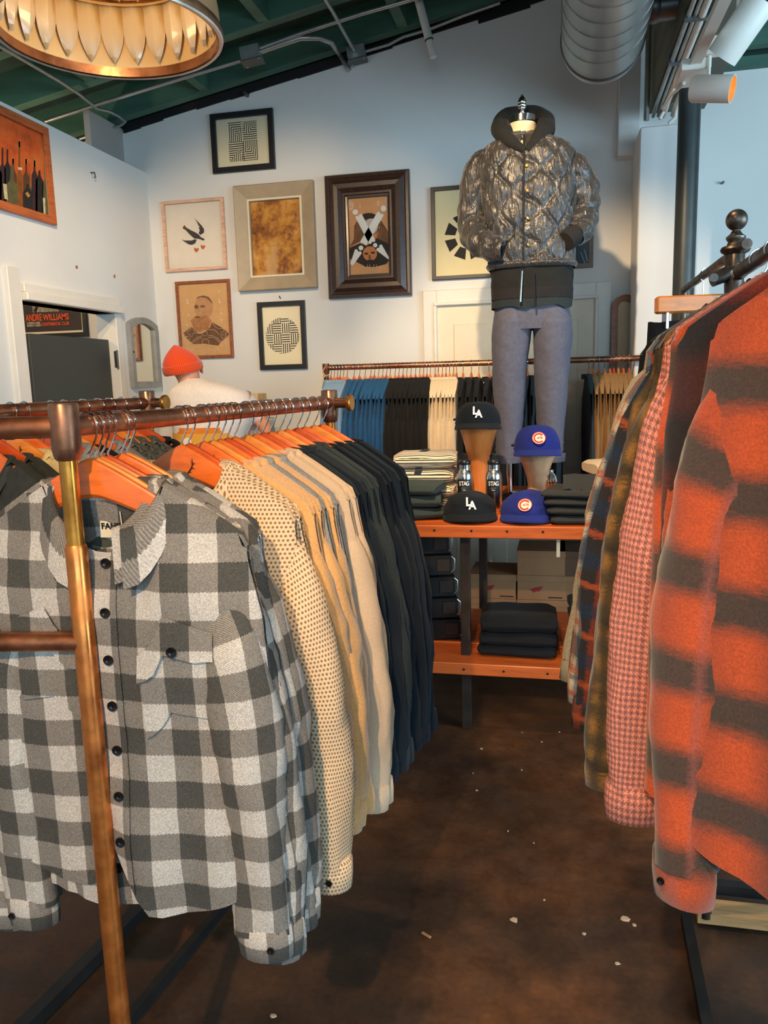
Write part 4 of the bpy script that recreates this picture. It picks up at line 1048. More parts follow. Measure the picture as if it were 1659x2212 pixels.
def bone(ax, ay, bx, by, w_, both=True, lift=5):
    d = Vector((bx - ax, by - ay)); L_ = d.length; d.normalize(); n = Vector((-d.y, d.x)); A_, B_ = Vector((ax, ay)), Vector((bx, by))
    pts = []
    def knob(C_, sg):
        out = []
        for k in range(7):
            a = radians(-100 + 160 * k / 6); out.append(C_ + n * (sg * w_ * .62) + (d * cos(a) * 1 + n * sg * sin(a)) * w_ * .62)
        return out
    k1 = knob(B_, -1); k2 = knob(B_, 1)
    end = list(k1[::-1]) + list(k2)
    if both:
        d = -d; k3 = knob(A_, 1); k4 = knob(A_, -1); end += list(k3[::-1]) + list(k4)
    else: end += [A_ + n * w_ * .55, A_ - n * w_ * .55]
    pc.poly('paper_bone', [(p.x, p.y) for p in end], 'bone', lift, K)
bone(460, 650, 760, 1230, 74); bone(960, 600, 575, 1260, 74); bone(270, 1800, 430, 1500, 80, False); bone(1225, 1640, 955, 1400, 80, False)
for a in ((370, 540, 68, 66), (1045, 455, 68, 74), (505, 1395, 58, 58), (845, 1330, 52, 52)): pc.ell('paper_joint', *a, 'bone', 6, K, 14)
for a in ((260, 380, 75, 120), (1110, 290, 55, 100), (480, 400, 22, 55), (915, 330, 30, 70)): pc.ell('faint_hand', *a, M('faint pale print', c(214, 178, 150), .9, var=.2, vs=90), 1.5, K, 12)
for x in (540, 655, 710, 810, 875): pc.line('scratch', [(x, 1790), (x + 3, 1870)], .0012, 'chalk', 5, K)

# chalk portrait
pc = Pic('framed_portrait', 'faded sepia portrait of a man overdrawn with white chalk bones, brown frame', 'picture', -2.493, 1.676, -2.108, 2.180, [(.0, .018), (.003, .021), (.017, .021), (.020, .012)], wood('flecked brown frame', c(150, 78, 38), .5, .2, 30, (2, 2, 2), .5), 'sepia_pale')
K = (375, 600, 11.85)
pc.poly('coat', [(260, 1420), (480, 1250), (680, 1440), (800, 1400), (950, 1270), (990, 1130), (1250, 1280), (1430, 1420), (1400, 1500), (1250, 1620), (1150, 1740), (800, 1690), (520, 1700), (350, 1560)], 'sepia_dark', 1, K)
pc.ell('printed_head', 780, 760, 240, 300, M('soft face print', c(190, 142, 100), .85, var=.12, vs=30), 2, K)
pc.poly('beard', [(560, 1000), (700, 1000), (860, 960), (980, 1090), (900, 1310), (680, 1400), (520, 1280), (450, 1100)], M('grey beard print', c(176, 122, 78), .85, var=.2, vs=40), 3, K)
pc.poly('hairline', [(580, 560), (640, 490), (780, 455), (920, 500), (1030, 660), (960, 620), (860, 520), (700, 500)], 'sepia_dark', 4, K)
for a in ((600, 745, 55, 50), (760, 735, 68, 30), (625, 1010, 70, 26)): pc.ell('printed_feature', *a, 'sepia_dark', 4, K, 12)
ln = lambda pts: pc.line('chalk_line', pts, .0011, 'chalk', 5, K)
for a in ((810, 1415, 72, 72), (835, 1655, 88, 88), (852, 1870, 84, 84)): ln([(a[0] + a[2] * cos(2 * pi * k / 20), a[1] + a[3] * sin(2 * pi * k / 20)) for k in range(21)])
ln([(900, 1330), (1040, 1330), (1120, 1380), (1160, 1440), (1210, 1460), (1250, 1400), (1230, 1370)]); ln([(1000, 1140), (1080, 1260), (1200, 1310), (1290, 1310), (1310, 1370), (1270, 1400)])
ln([(490, 1260), (400, 1360), (350, 1400), (390, 1440), (430, 1440), (450, 1510), (500, 1500), (510, 1420), (700, 1430)]); ln([(490, 1260), (560, 1370), (680, 1430)])
ln([(890, 1480), (1000, 1480), (1130, 1540), (1230, 1640), (1280, 1760)]); ln([(890, 1530), (1000, 1520), (1120, 1580), (1210, 1680), (1260, 1800)]); ln([(740, 1500), (620, 1530), (500, 1620), (430, 1750)]); ln([(740, 1550), (630, 1570), (530, 1640), (470, 1760)])
ln([(940, 1770), (1040, 1760), (1130, 1820), (1210, 1920)]); ln([(720, 1780), (620, 1800), (530, 1870)])
for cx, cy in ((300, 1490), (390, 1550), (1290, 1510), (1390, 1460)): ln([(cx + 52 * cos(2 * pi * k / 14), cy + 52 * sin(2 * pi * k / 14)) for k in range(12)])
for x0, y0, x1, y1 in ((290, 1550, 280, 1700), (370, 1640, 360, 1800), (1330, 1580, 1370, 1900), (1400, 1560, 1440, 1880)): ln([(x0, y0), (x1, y1)])
for ch, x, y, sz in (('S', 375, 620, .030), ('A', 400, 960, .020), ('N', 370, 1210, .014), ('F', 1190, 360, .018), ('L', 1200, 600, .030), ('I', 1230, 800, .014), ('N', 1235, 920, .016), ('T', 1240, 1120, .024)):
    lx, lz = pc.L(K[0] + x / K[2], K[1] + y / K[2]); obj('chalk_letter', text_mesh(ch, sz * 1.3, mat['chalk'], .0002), pc.sheet, (lx, -pc.d - .002, lz), (pi / 2, 0, 0))

# fan print behind the mannequin
pc = Pic('framed_print', 'black framed print of a ring of black wedges, half hidden by the mannequin', 'picture', -.770, 2.100, -.30, 2.645, [(.0, .02), (.003, .024), (.022, .024), (.024, .012)], 'black_frame', M('pale yellow paper', c(228, 212, 164), .9, var=.02), glass=False)
C0 = pc.L(1010, 510)
for k in range(8):
    a0, a1 = radians(k * 45 + 8), radians(k * 45 + 39); r0, r1 = .075, .140
    pc.poly('wedge', [(C0[0] + r0 * cos(a0), C0[1] + r0 * sin(a0)), (C0[0] + r1 * cos(a0), C0[1] + r1 * sin(a0)), (C0[0] + r1 * cos(a1), C0[1] + r1 * sin(a1)), (C0[0] + r0 * cos(a1), C0[1] + r0 * sin(a1))], 'ink', 1, None, True)
pc = Pic('framed_picture', 'grey framed dark glazed picture right of the mannequin elbow', 'picture', -.10, 2.125, .192, 2.42, [(.0, .02), (.003, .022), (.026, .022), (.028, .012)], M('grey brown frame', c(118, 100, 82), .5), M('dark teal picture', c(44, 58, 62), .5, var=.25, vs=6))
pc.line('pale_streak', [(1254, 545), (1263, 572)], .0016, 'bone', 2); pc.line('pale_streak', [(1262, 540), (1270, 566)], .0016, 'bone', 2)

# bottle painting on the left wall (faces +X)
y0, y1, z0, z1 = 3.12, 3.932, 2.362, 2.850
bp = empty('framed_painting', (XL + .0015, (y0 + y1) / 2, (z0 + z1) / 2), pi / 2, 'orange painting of dark wine bottles in a warm wood frame, left wall', 'painting')
w_, h_ = y1 - y0, z1 - z0
ringframe(w_, h_, [(0, 0), (0, .022), (.003, .025), (.040, .025), (.041, .012)]).build('frame', wood('warm cherry frame', c(190, 96, 44), .45, .2), bp, smooth=False)
m_, nt, b = newmat('burnt orange painted ground'); put(nt, b.inputs['Base Color'], ramp(nt, noi(nt, 5, 5, rough=.7), [(.35, c(150, 66, 24)), (.5, c(206, 84, 26)), (.65, c(216, 108, 44))])); b.inputs['Roughness'].default_value = .6
sh = G().add([(-w_ / 2 + .04, -.006, -h_ / 2 + .04), (w_ / 2 - .04, -.006, -h_ / 2 + .04), (w_ / 2 - .04, -.006, h_ / 2 - .04), (-w_ / 2 + .04, -.006, h_ / 2 - .04)], [(0, 1, 2, 3)]).build('canvas', m_, bp, smooth=False)
paints = {k: M('bottle paint ' + k, v, .6, var=.25, vs=30) for k, v in dict(plum=c(58, 34, 34), black=c(34, 32, 30), green=c(84, 78, 36), amber=c(138, 78, 26), brown=c(92, 54, 30), cream=c(206, 186, 140), olive=c(96, 88, 52), gold=c(206, 140, 54)).items()}
def bottle_px(x, top, sh_, bot, w2, colr, neck=None, lift=1):
    """px in crop (0,230 scale 8.51) mapped to the wall"""
    def q(x, y): p = onX(x / 8.51, 230 + y / 8.51, XL); return (min(w_ / 2 - .042, max(-w_ / 2 + .042, p.y - (y0 + y1) / 2)), -.006 - .0006 * lift, min(h_ / 2 - .042, max(-h_ / 2 + .042, p.z - (z0 + z1) / 2)))
    n_ = w2 * .33
    G().poly([q(x - w2, bot), q(x + w2, bot + 30), q(x + w2, sh_ + 40), q(x + n_, sh_ - 60), q(x + n_ * .8, top), q(x - n_ * .8, top), q(x - n_, sh_ - 60), q(x - w2, sh_ + 20)]).build('painted_bottle', paints[colr], sh, smooth=False)
    if neck:
        G().poly([q(x - n_ * 1.05, neck), q(x + n_ * 1.05, neck), q(x + n_ * .85, top - 5), q(x - n_ * .85, top - 5)]).build('painted_neck', paints['cream'], sh, smooth=False)
for a in ((-60, 800, 1200, 1760, 70, 'black', 0), (20, 760, 1120, 1740, 60, 'plum', 0), (110, 790, 1080, 1740, 55, 'black', 0), (215, 960, 1220, 1780, 60, 'brown', 1060), (330, 640, 1250, 1830, 62, 'amber', 750), (455, 960, 1260, 1850, 55, 'brown', 1060), (520, 1230, 1500, 1880, 40, 'olive', 0), (610, 990, 1240, 1930, 55, 'plum', 1110), (700, 1180, 1340, 1960, 70, 'black', 0), (815, 990, 1400, 1990, 60, 'olive', 0)): bottle_px(*a[:6], a[6] or None)
bottle_px(190, 1090, 1420, 1760, 105, 'olive', None, 2); bottle_px(480, 1430, 1560, 1860, 88, 'black', None, 3)
def lab_px(pts, colr, lift=4):
    o = []
    for x, y in pts:
        p = onX(x / 8.51, 230 + y / 8.51, XL); o.append((p.y - (y0 + y1) / 2, -.006 - .0006 * lift, p.z - (z0 + z1) / 2))
    G().poly(o).build('painted_label', paints[colr], sh, smooth=False)
lab_px([(20, 1420), (90, 1430), (115, 1720), (50, 1700)], 'cream'); lab_px([(430, 1600), (475, 1570), (525, 1640), (485, 1680)], 'gold'); lab_px([(130, 1680), (290, 1710), (300, 1820), (140, 1790)], 'olive', 5); lab_px([(755, 1680), (800, 1690), (805, 1990), (770, 1960)], 'cream'); lab_px([(295, 1115), (375, 1130), (378, 1175), (300, 1165)], 'cream')

# arched mirror on the left wall
mat['mirror'] = M('silvered glass', c(226, 222, 206), .03, metal=1.0, var=.0)
def arch(w, h, rise, n=14):
    R = (w * w / 4 + rise * rise) / (2 * rise); pts = [(-w / 2, -h / 2), (w / 2, -h / 2)]; a = math.asin(w / 2 / R)
    for k in range(n + 1):
        t = a - 2 * a * k / n; pts.append((R * sin(t), h / 2 - rise + R * cos(t) - (R - rise)))
    return pts
def arch_frame(t, w, h, rise, fw, d, m):
    o = arch(w, h, rise); i = arch(w - 2 * fw, h - 2 * fw, rise * (w - 2 * fw) / w)
    R = [[(x, 0, z) for x, z in o], [(x, -d, z) for x, z in o], [(x, -d, z) for x, z in i], [(x, -d * .3, z) for x, z in i]]
    G().grid(R, closed=True).build('frame', m, t, smooth=False)
    G().poly([(x, -d * .35, z) for x, z in i]).build('mirror_glass', mat['mirror'], t, smooth=False)
t = empty('wall_mirror', (XL + .002, 4.765, 1.718), pi / 2, 'small arched mirror in a worn grey frame beside the half door', 'mirror')
arch_frame(t, .355, .445, .045, .038, .03, M('worn grey painted wood', c(150, 146, 140), .6, var=.15, vs=14))
G().lathe([(.006, 0), (.005, .004), (0, .005)], 10, (-.160, -.03, .0), ax=Matrix.Rotation(pi / 2, 4, 'X')).build('screw', mat['steel_black'], t)
# tall arched wooden mirror leaning by the pillar
t = empty('standing_mirror', (.378, 4.93, 1.06), radians(6), 'narrow arched wooden mirror leaning beside the white pillar', 'mirror'); t.rotation_euler = (radians(-2), 0, radians(8))
arch_frame(t, .155, 1.79, .075, .034, .035, wood('mirror wood brown', c(150, 92, 58), .45, .2))
G().box(-.07, .07, -.03, .0, -1.058, -.894).build('foot', mat['bronze'], t, smooth=False)

# concert poster seen through the doorway
t = empty('framed_poster', (onY(124, 660, YB).x, YB - .0015, onY(124, 650, YB).z), 0, 'dark framed concert poster with orange lettering beyond the half door', 'poster')
cx_, cz_ = t.location.x, t.location.z
def PL(px, py, l=0): p = onY(px, py, YB); return (p.x - cx_, -.006 - l, p.z - cz_)
xr, zb_ = PL(193, 725)[0], PL(193, 727)[2]; xl = PL(8, 700)[0]; zt_ = .40
w_, h_ = xr - xl, zt_ - zb_; off = Vector(((xl + xr) / 2, 0, (zt_ + zb_) / 2))
fo = ringframe(w_, h_, [(0, 0), (0, .02), (.003, .022), (.030, .022), (.032, .01)]).build('frame', mat['black_frame'], t, off, smooth=False)
a, b_ = w_ / 2 - .032, h_ / 2 - .032
bd = G().add([(-a, -.004, -b_), (a, -.004, -b_), (a, -.004, b_), (-a, -.004, b_)], [(0, 1, 2, 3)]).build('border', mat['cream_board'], t, off, smooth=False)
a -= .014; b_ -= .014
ps = G().add([(-a, -.005, -b_), (a, -.005, -b_), (a, -.005, b_), (-a, -.005, b_)], [(0, 1, 2, 3)]).build('poster_sheet', M('charcoal poster ink', c(56, 48, 50), .7, var=.08), t, off, smooth=False)
orange_ink = M('bright orange ink', c(244, 92, 40), .7, var=.05); grey_ink = M('grey halftone ink', c(150, 142, 126), .8, var=.5, vs=30)
def ptext(txt, px0, px1, py0, py1, m_):
    a = PL(px0, py1); b = PL(px1, py0); me = text_mesh(txt, .1, m_, .0002); xs = [v.co.x for v in me.vertices]; ys = [v.co.y for v in me.vertices]
    sx, sy = (b[0] - a[0]) / (max(xs) - min(xs)), (b[2] - a[2]) / (max(ys) - min(ys))
    me.transform(Matrix.Translation((-(max(xs) + min(xs)) / 2, -(max(ys) + min(ys)) / 2, 0))); me.transform(Matrix.Diagonal((sx, sy, 1, 1)))
    obj('lettering', me, ps, (Vector(((a[0] + b[0]) / 2, -.008, (a[2] + b[2]) / 2)) - off), (pi / 2, 0, 0))
ptext('ANDRE', 58, 91, 678, 694.5, orange_ink); ptext('WILLIAMS', 95, 149.5, 676.5, 693, orange_ink); ptext('CONTINENTAL CLUB', 91, 150.5, 694.5, 704.5, orange_ink)
for q in (((60, 696), (88, 695.5), (88, 700), (60, 700.5)), ((60, 701.5), (90, 701), (90, 705), (60, 706)), ((70, 648), (127, 652), (128, 673), (72, 675))):
    G().poly([tuple(Vector(PL(*p, .0006)) - off) for p in q[::-1]]).build('printed_block', grey_ink, ps, smooth=False)
for q in (((86, 660), (80, 676), (74, 672), (80, 658)), ((84, 652), (92, 656), (88, 663), (82, 659)), ((108, 660), (116, 659), (116, 664), (108, 665)), ((146, 661), (158, 672), (156, 664), (165, 664), (158, 660))):
    G().poly([tuple(Vector(PL(*p, .0012)) - off) for p in q]).build('printed_shape', mat['ink'] if q[0][0] < 140 else grey_ink, ps, smooth=False)
sf = onY(76, 815, 4.8)
tag(G().bbox(sf.x - .3, sf.x + .12, 4.7, 4.98, sf.z - .03, sf.z + .02, .004).build('wall_shelf', wood('orange pine shelf', c(206, 130, 70)), smooth=False), 'orange pine shelf glimpsed left of the half door', 'shelf')
# ================================================================== TABLE
ZT, YT = .915, 3.10
mat['table'] = wood('orange fir tabletop', c(206, 98, 40), .4, .25, 4, (.8, 6, 9), .3)
tbl = empty('display_table', (-.1, 3.62, 0), 0, 'orange wooden display table with a lower shelf and dark metal legs', 'table')
ox, oy = -.1, 3.62
tx0, tx1 = -.98 - ox, .80 - ox
ty = [YT - oy, 3.32 - oy, 3.55 - oy, 3.80 - oy, 4.06 - oy, 4.30 - oy]
for i in range(5): G().bbox(tx0, tx1, ty[i] + .001, ty[i + 1] - .001, ZT - .05, ZT, .003).build('plank', mat['table'], tbl, smooth=False)
sy = [3.10 - oy, 3.36 - oy, 3.62 - oy, 3.90 - oy]
for i in range(3): G().bbox(tx0, tx1, sy[i] + .001, sy[i + 1] - .001, .285, .335, .003).build('shelf_plank', mat['table'], tbl, smooth=False)
mat['leg_metal'] = M('rusty dark steel leg', c(70, 56, 46), .5, metal=.6, var=.3)
for x in (-.89, -.375, .66):
    for y in (3.22, 4.02):
        G().bbox(x - .02 - ox, x + .02 - ox, y - .02 - oy, y + .02 - oy, 0, ZT - .052, .002).build('leg', mat['leg_metal'], tbl, smooth=False)
    G().bbox(x - .02 - ox, x + .02 - ox, 3.24 - oy, 4.0 - oy, ZT - .085, ZT - .052, .002).build('cross_rail', mat['leg_metal'], tbl, smooth=False)
    G().bbox(x - .02 - ox, x + .02 - ox, 3.24 - oy, 4.0 - oy, .25, .284, .002).build('cross_rail', mat['leg_metal'], tbl, smooth=False)
for px in (938, 1018, 1095, 1173, 1262): G().lathe([(.005, 0), (.004, .0015), (0, .0015)], 10, (onY(px, 1140, YT).x - ox, YT - oy - .0002, ZT - .02), ax=Matrix.Rotation(pi / 2, 4, 'X')).build('screw', mat['steel_black'], tbl)
for px in (1002, 1088, 1183): G().lathe([(.005, 0), (.004, .0015), (0, .0015)], 10, (onY(px, 1450, YT).x - ox, YT - oy - .0002, .31), ax=Matrix.Rotation(pi / 2, 4, 'X')).build('screw', mat['steel_black'], tbl)

# ================================================================== CAPS
def text_on(me_txt, size, m_, par, loc, rot, squash=1, name='lettering'): return obj(name, text_mesh(me_txt, size, m_, .0008, squash=squash, bold=.035), par, loc, rot)
def cap(loc, rz, label, mname, emblem, w=.088, d=.098, h=.112, floppy=0., seed=1, tilt=0):
    t = empty('baseball_cap', loc, rz, label, 'cap', 'baseball caps on the table'); t.rotation_euler = (tilt, 0, rz)
    g = G(); rows = []; n = 48
    def S(th, f):      # f 0 rim .. 1 top
        a = f * pi / 2; r_ = cos(a) ** .62; z = h * sin(a) ** 1.0
        x = w * sin(th) * r_; y = -d * cos(th) * r_
        front = max(0, cos(th))
        z *= 1 + .06 * front * (1 - f)
        k = abs((th / (pi / 3)) % 1 - .5) * 2
        s_ = 1 + .012 * (1 - k ** 6)
        q = Vector((x * s_, y * s_, z))
        if floppy:
            q.z -= floppy * sm(f * 1.5) * (.6 + .8 * nz(x * 12 + seed, y * 12)) * .45; q.x += floppy * .3 * nz(x * 14, z * 20, seed); q.y += floppy * .35 * nz(y * 16, z * 18, seed + 4)
        return q
    for j in range(19):
        f = j / 18 * .985; rows.append([S(2 * pi * i / n, f) for i in range(n)])
    g.grid(rows, closed=True); g.add(rows[-1], [tuple(range(n))]); cr = g.build('crown', mat[mname], t, angle=180)
    # visor
    rows = []
    for j in range(9):
        u_ = j / 8; row = []
        for i in range(25):
            a = lerp(-1.35, 1.35, i / 24); e = cos(a / 1.35 * pi / 2) ** .6
            row.append((sin(a) * w * (1.0 + .07 * u_), -cos(a) * d * .98 - .062 * u_ * e, .006 - .016 * u_ - .012 * u_ * (sin(a) ** 2)))
        rows.append(row)
    low = [[(x, y, z - .005) for x, y, z in r_] for r_ in rows]
    g = G().grid(rows); g.grid([r_[::-1] for r_ in low]); g.grid([rows[-1], low[-1]]); g.build('visor', mat[mname], t, angle=60)
    tp = S(0, 1.0 * .985); G().lathe([(.008, -.003), (.007, .003), (0, .005)], 14, (0, tp.y * 0, h + (-.0 if not floppy else -.42 * floppy) - .001)).build('top_button', mat[mname], t)
    G().tube([S(2 * pi * i / n, .02) + Vector((0, 0, -.001)) for i in range(n + 1)], .003, 6, caps=False).build('sweatband_edge', mat[mname], t)
    if not floppy: G().bbox(-w - .012, -w + .004, .0, .03, .012, .022, .003).build('back_strap', mat['black_plastic'], t)
    p = S(0, .34); p2 = S(0, .52); dv = p2 - p; an = math.atan2(-dv.y * -1, dv.z); an = math.atan2(dv.y, dv.z)
    rot = (pi / 2 - an, 0, 0); q = p + Vector((0, -.0015, 0))
    if emblem == 'LA':
        text_on('L', .052, mat['white_paint'], cr, q + Vector((-.008, -.002, .008)), rot, .85, 'embroidered_letter'); text_on('A', .050, mat['white_paint'], cr, q + Vector((.008, -.0035, -.006)), rot, .85, 'embroidered_letter')
    else:
        e = empty_patch = G().poly([(.0285 * cos(2 * pi * k / 32), 0, .0285 * sin(2 * pi * k / 32)) for k in range(32)]).build('patch', mat['patch_white'], cr, q + Vector((0, -.003, 0)), (-an, 0, 0), smooth=False)
        for r_, w_, a0, a1 in ((.0275, .0013, 0, 360), (.0195, .0034, 42, 318)):
            pts = [(r_ * cos(radians(lerp(a0, a1, k / 30))), -.0008, r_ * sin(radians(lerp(a0, a1, k / 30)))) for k in range(31)]
            G().tube(pts, w_, 6).build('patch_ring', mat['patch_red'], e)
        obj('lettering', text_mesh('ATS', .0135, mat['patch_red'], .0006), e, (.004, -.0015, 0), (pi / 2, 0, 0))
    return t
mat['cap_navy'] = fabric('dark navy wool cap', plain(c(18, 23, 30), .2, 500)); mat['cap_blue'] = fabric('royal blue wool cap', plain(c(30, 42, 118), .22, 500))
mat['patch_white'] = M('cream felt patch', c(240, 214, 190), .9, var=.03); mat['patch_red'] = M('red felt', c(206, 66, 48), .9, var=.06)
mat['head_amber'] = wood('amber turned wood', c(206, 120, 56), .3, .4, 3, (6, 6, .8), .2); mat['head_pale'] = wood('pale turned wood', c(206, 164, 124), .35, .3, 3, (9, 9, .5), .2)
def head_stand(px, py_brim, Y, label, m_):
    q = onY(px, py_brim, Y); Hh = q.z - ZT
    t = empty('hat_stand', (q.x, Y, ZT + .001), 0, label, 'hat stand', 'turned wooden hat stands')
    pr_ = [(0, 0), (.044, 0), (.045, .01), (.042, Hh * .2), (.0395, Hh * .42), (.045, Hh * .56), (.062, Hh * .74), (.083, Hh * .93), (.089, Hh), (.087, Hh + .025), (.070, Hh + .055), (.04, Hh + .072), (0, Hh + .076)]
    G().lathe(pr_, 36).build('turned_block', mat[m_], t); G().lathe([(0, -.0005), (.047, -.0005), (.047, .006), (.044, .008)], 36).build('foot_ring', mat[m_], t)
    return q
q = head_stand(1034, 914, 3.52, 'tall amber turned wood hat stand between the steel bottles', 'head_amber'); cap((q.x - .003, 3.52, q.z), radians(3), 'navy cap with white letters worn by the tall amber stand', 'cap_navy', 'LA', .099, .10, .094)
q = head_stand(1160, 970, 3.50, 'pale turned wood hat stand carrying a blue cap', 'head_pale'); cap((q.x, 3.50, q.z), radians(6), 'royal blue cap with round patch worn by the pale stand', 'cap_blue', 'C', .099, .10, .104)
for o in list(bpy.data.objects):
    if o.name.startswith('turned_block'): pass
q = onZ(1010, 1128, ZT); cap((q.x, 3.27, ZT + .029), radians(8), 'floppy navy cap with white letters lying at the table edge', 'cap_navy', 'LA', .110, .105, .098, .045, 3)
q = onZ(1140, 1128, ZT); cap((q.x, 3.27, ZT + .029), radians(-6), 'floppy royal blue cap with round patch lying at the table edge', 'cap_blue', 'C', .110, .105, .102, .045, 8)

# ================================================================== STEEL BOTTLES
mat['steel'] = M('brushed stainless steel', c(206, 200, 192), .22, metal=1.0, var=.06, vs=40, stretch=(1, 1, .1))
def steel_bottle(px, label, Y):
    q = onY(px, 1060, Y)
    t = empty('steel_bottle', (q.x, Y, ZT + .001), 0, label, 'bottle', 'steel drinking bottles')
    G().lathe([(0, 0), (.033, 0), (.0355, .004), (.0355, .155), (.034, .172), (.028, .186), (.0245, .192), (.0245, .198)], 32).build('body', mat['steel'], t)
    G().lathe([(.0245, .197), (.0245, .216)], 32).build('neck', mat['steel'], t)
    G().lathe([(.026, .214), (.0275, .216), (.0275, .228), (.025, .232), (.012, .236), (.0, .236)], 28).build('screw_cap', mat['black_plastic'], t)
    G().prism([(-.012, .234), (.014, .234), (.008, .252), (-.002, .264), (-.008, .25)], -.006, .006).build('spout', mat['black_plastic'], t, smooth=False)
    G().tube([(-.012, 0, .236), (-.018, 0, .25), (-.006, 0, .262), (.004, 0, .258)], .0025, 8).build('carry_loop', mat['black_plastic'], t)
    rows = []; R = .0359
    for z in (.100, .152): rows.append([(R * sin(a), -R * cos(a), z) for a in [radians(lerp(-48, 48, k / 12)) for k in range(13)]])
    lb = G().grid(rows).build('label_band', M('black bottle label', c(22, 24, 26), .5), t)
    for ch, a in zip('STAG', (-27, -9, 9, 27)):
        obj('lettering', text_mesh(ch, .026, mat['white_paint'], .0002, squash=.8), lb, ((R + .0006) * sin(radians(a)), -(R + .0006) * cos(radians(a)), .134), (pi / 2, 0, radians(a)))
    G().tube([(R * sin(radians(a)) * 1.01, -R * cos(radians(a)) * 1.01, .115 + .002 * sin(a * .5)) for a in range(-18, 22, 4)], .0012, 5).build('small_script', mat['conduit'], lb)
    G().tube([(R * sin(radians(a)) * 1.01, -R * cos(radians(a)) * 1.01, .107) for a in range(-14, 18, 4)], .0009, 5).build('small_script', mat['conduit'], lb)
steel_bottle(1004, 'steel bottle left of the amber hat stand', 3.40); steel_bottle(1067, 'steel bottle right of the amber hat stand', 3.40)

# ================================================================== FOLDED CLOTHES
def fold(name, label, cat, group, cx, cy, z, w, d, h, m_, seed=1, rz=0, nx=28, sag=.006):
    """one folded garment: rounded slab with a front roll and soft wrinkles"""
    t = empty(name, (cx, cy, z), rz, label, cat, group)
    g = G(); rows = []; uv = []; L = 18
    prof = []
    for k in range(L):
        a = 2 * pi * k / L; ca, sa = cos(a), sin(a)
        prof.append((math.copysign(abs(ca) ** .35, ca), math.copysign(abs(sa) ** .55, sa)))
    arc = [0]
    for k in range(1, L + 1):
        a, b = prof[k - 1], prof[k % L]; arc.append(arc[-1] + math.hypot((b[0] - a[0]) * d / 2, (b[1] - a[1]) * h / 2))
    for i in range(nx + 1):
        x = lerp(-w / 2, w / 2, i / nx); e = min(1, (min(i, nx - i) + .4) / 3); row = []; qv = []
        for k, (a, b) in enumerate(prof):
            y = a * d / 2 * (1 - .03 * (1 - e)); zz = h / 2 + b * h / 2 * (.55 + .45 * e)
            zz += (0 if zz < h * .2 else 1) * sag * nz(x * 9 + seed, y * 9) ; y += .008 * nz(x * 10 + seed, zz * 30, 2)
            row.append((x + .006 * nz(y * 12, zz * 30, seed), y, max(0, zz))); qv.append((x, arc[k]))
        rows.append(row); uv.append(qv)
    g.grid([r_ + [r_[0]] for r_ in rows], [q_ + [(q_[0][0], arc[L])] for q_ in uv])
    g.add(rows[0], [tuple(range(L))]); g.add(rows[-1], [tuple(range(L - 1, -1, -1))])
    g.build('folded_body', mat[m_], t, angle=180)
    # folded-under sleeve edge seen at the front
    pts = [(lerp(-w / 2 + .01, w / 2 - .01, k / 16), -d / 2 - .001 + .003 * nz(k * .5, seed), h * .5 + .002 * nz(k * .8, seed)) for k in range(17)]
    G().tube(pts, h * .20, 8).build('folded_edge', mat[m_], t)
    return t
mat['stripe_knit'] = fabric('cream and navy striped knit', stripes(c(232, 212, 180), c(40, 40, 46), .0135, .36), sheen=.2)
mat['dark_green'] = fabric('dark green moleskin', plain(c(50, 60, 56), .2, 200)); mat['blackish'] = fabric('washed black twill', plain(c(48, 48, 46), .2, 200)); mat['slate'] = fabric('slate denim', plain(c(58, 70, 82), .2, 200))
cxs = onY(918, 1020, 3.55).x; z = ZT + .001
for k, h in enumerate((.06, .06, .065, .07)):
    fold('striped_sweater', 'cream and navy striped sweater, %s in the striped pile' % ['bottom', 'second from bottom', 'second from top', 'top'][k], 'sweater', 'striped sweaters', cxs + .0 + .01 * (k % 2), 3.55, z, .28, .26, h, 'stripe_knit', k + 1, radians(-4 + 3 * k)); z += h + .0015
top = z
for k, (a, b) in enumerate(((.150, top - .02), (.156, top - .075), (.16, top - .13), (.152, top - .175))):
    pass
tg = tag(G().grid([[(cxs - .03 + .004 * j, 3.55 - .135, top - .10 + .012 * j), (cxs + .0 + .004 * j, 3.55 - .135, top - .10 + .012 * j)] for j in range(3)] + [[(cxs - .02, 3.50, top + .002), (cxs + .012, 3.50, top + .002)], [(cxs - .012, 3.62, top + .003), (cxs + .02, 3.62, top + .003)]]).build('cloth_strap', mat['charcoal']), 'dark cloth strap draped over the striped sweater pile', 'strap')
gx = onY(905, 1075, 3.32).x; z = ZT + .001
for k, h in enumerate((.05, .05, .045)):
    fold('folded_jacket', 'dark green folded moleskin jacket, %s of the pile before the stripes' % ['bottom', 'middle', 'top'][k], 'jacket', 'dark green folded jackets', gx, 3.31, z, .20, .22, h, 'dark_green', k + 11, radians(18 - 12 * k)); z += h + .0015
bx_ = onY(1248, 1100, 3.27).x; z = ZT + .001
for k, h in enumerate((.034, .034, .03, .03)):
    fold('folded_trousers', 'washed black folded trousers, %s in the pile beside the blue cap' % ['bottom', 'second from bottom', 'second from top', 'top'][k], 'trousers', 'folded black trousers on the table', bx_ + .02 - .006 * k, 3.27, z, .26, .26, h, 'blackish', k + 21, radians(3 - 4 * k)); z += h + .0015
g = G(); g.grid([[(bx_ - .06 + .14 * i / 6, 3.19 + .13 * j / 4, z + .045 * (j / 4) ** .6 + .012 * nz(i * .7, j * .6)) for i in range(7)] for j in range(5)])
g.grid([[(bx_ - .06 + .14 * i / 6, 3.32 + .1 * j / 4, z + .046 - .035 * (j / 4) + .012 * nz(i * .7, 4 * .6 - j * .3)) for i in range(7)] for j in range(5)])
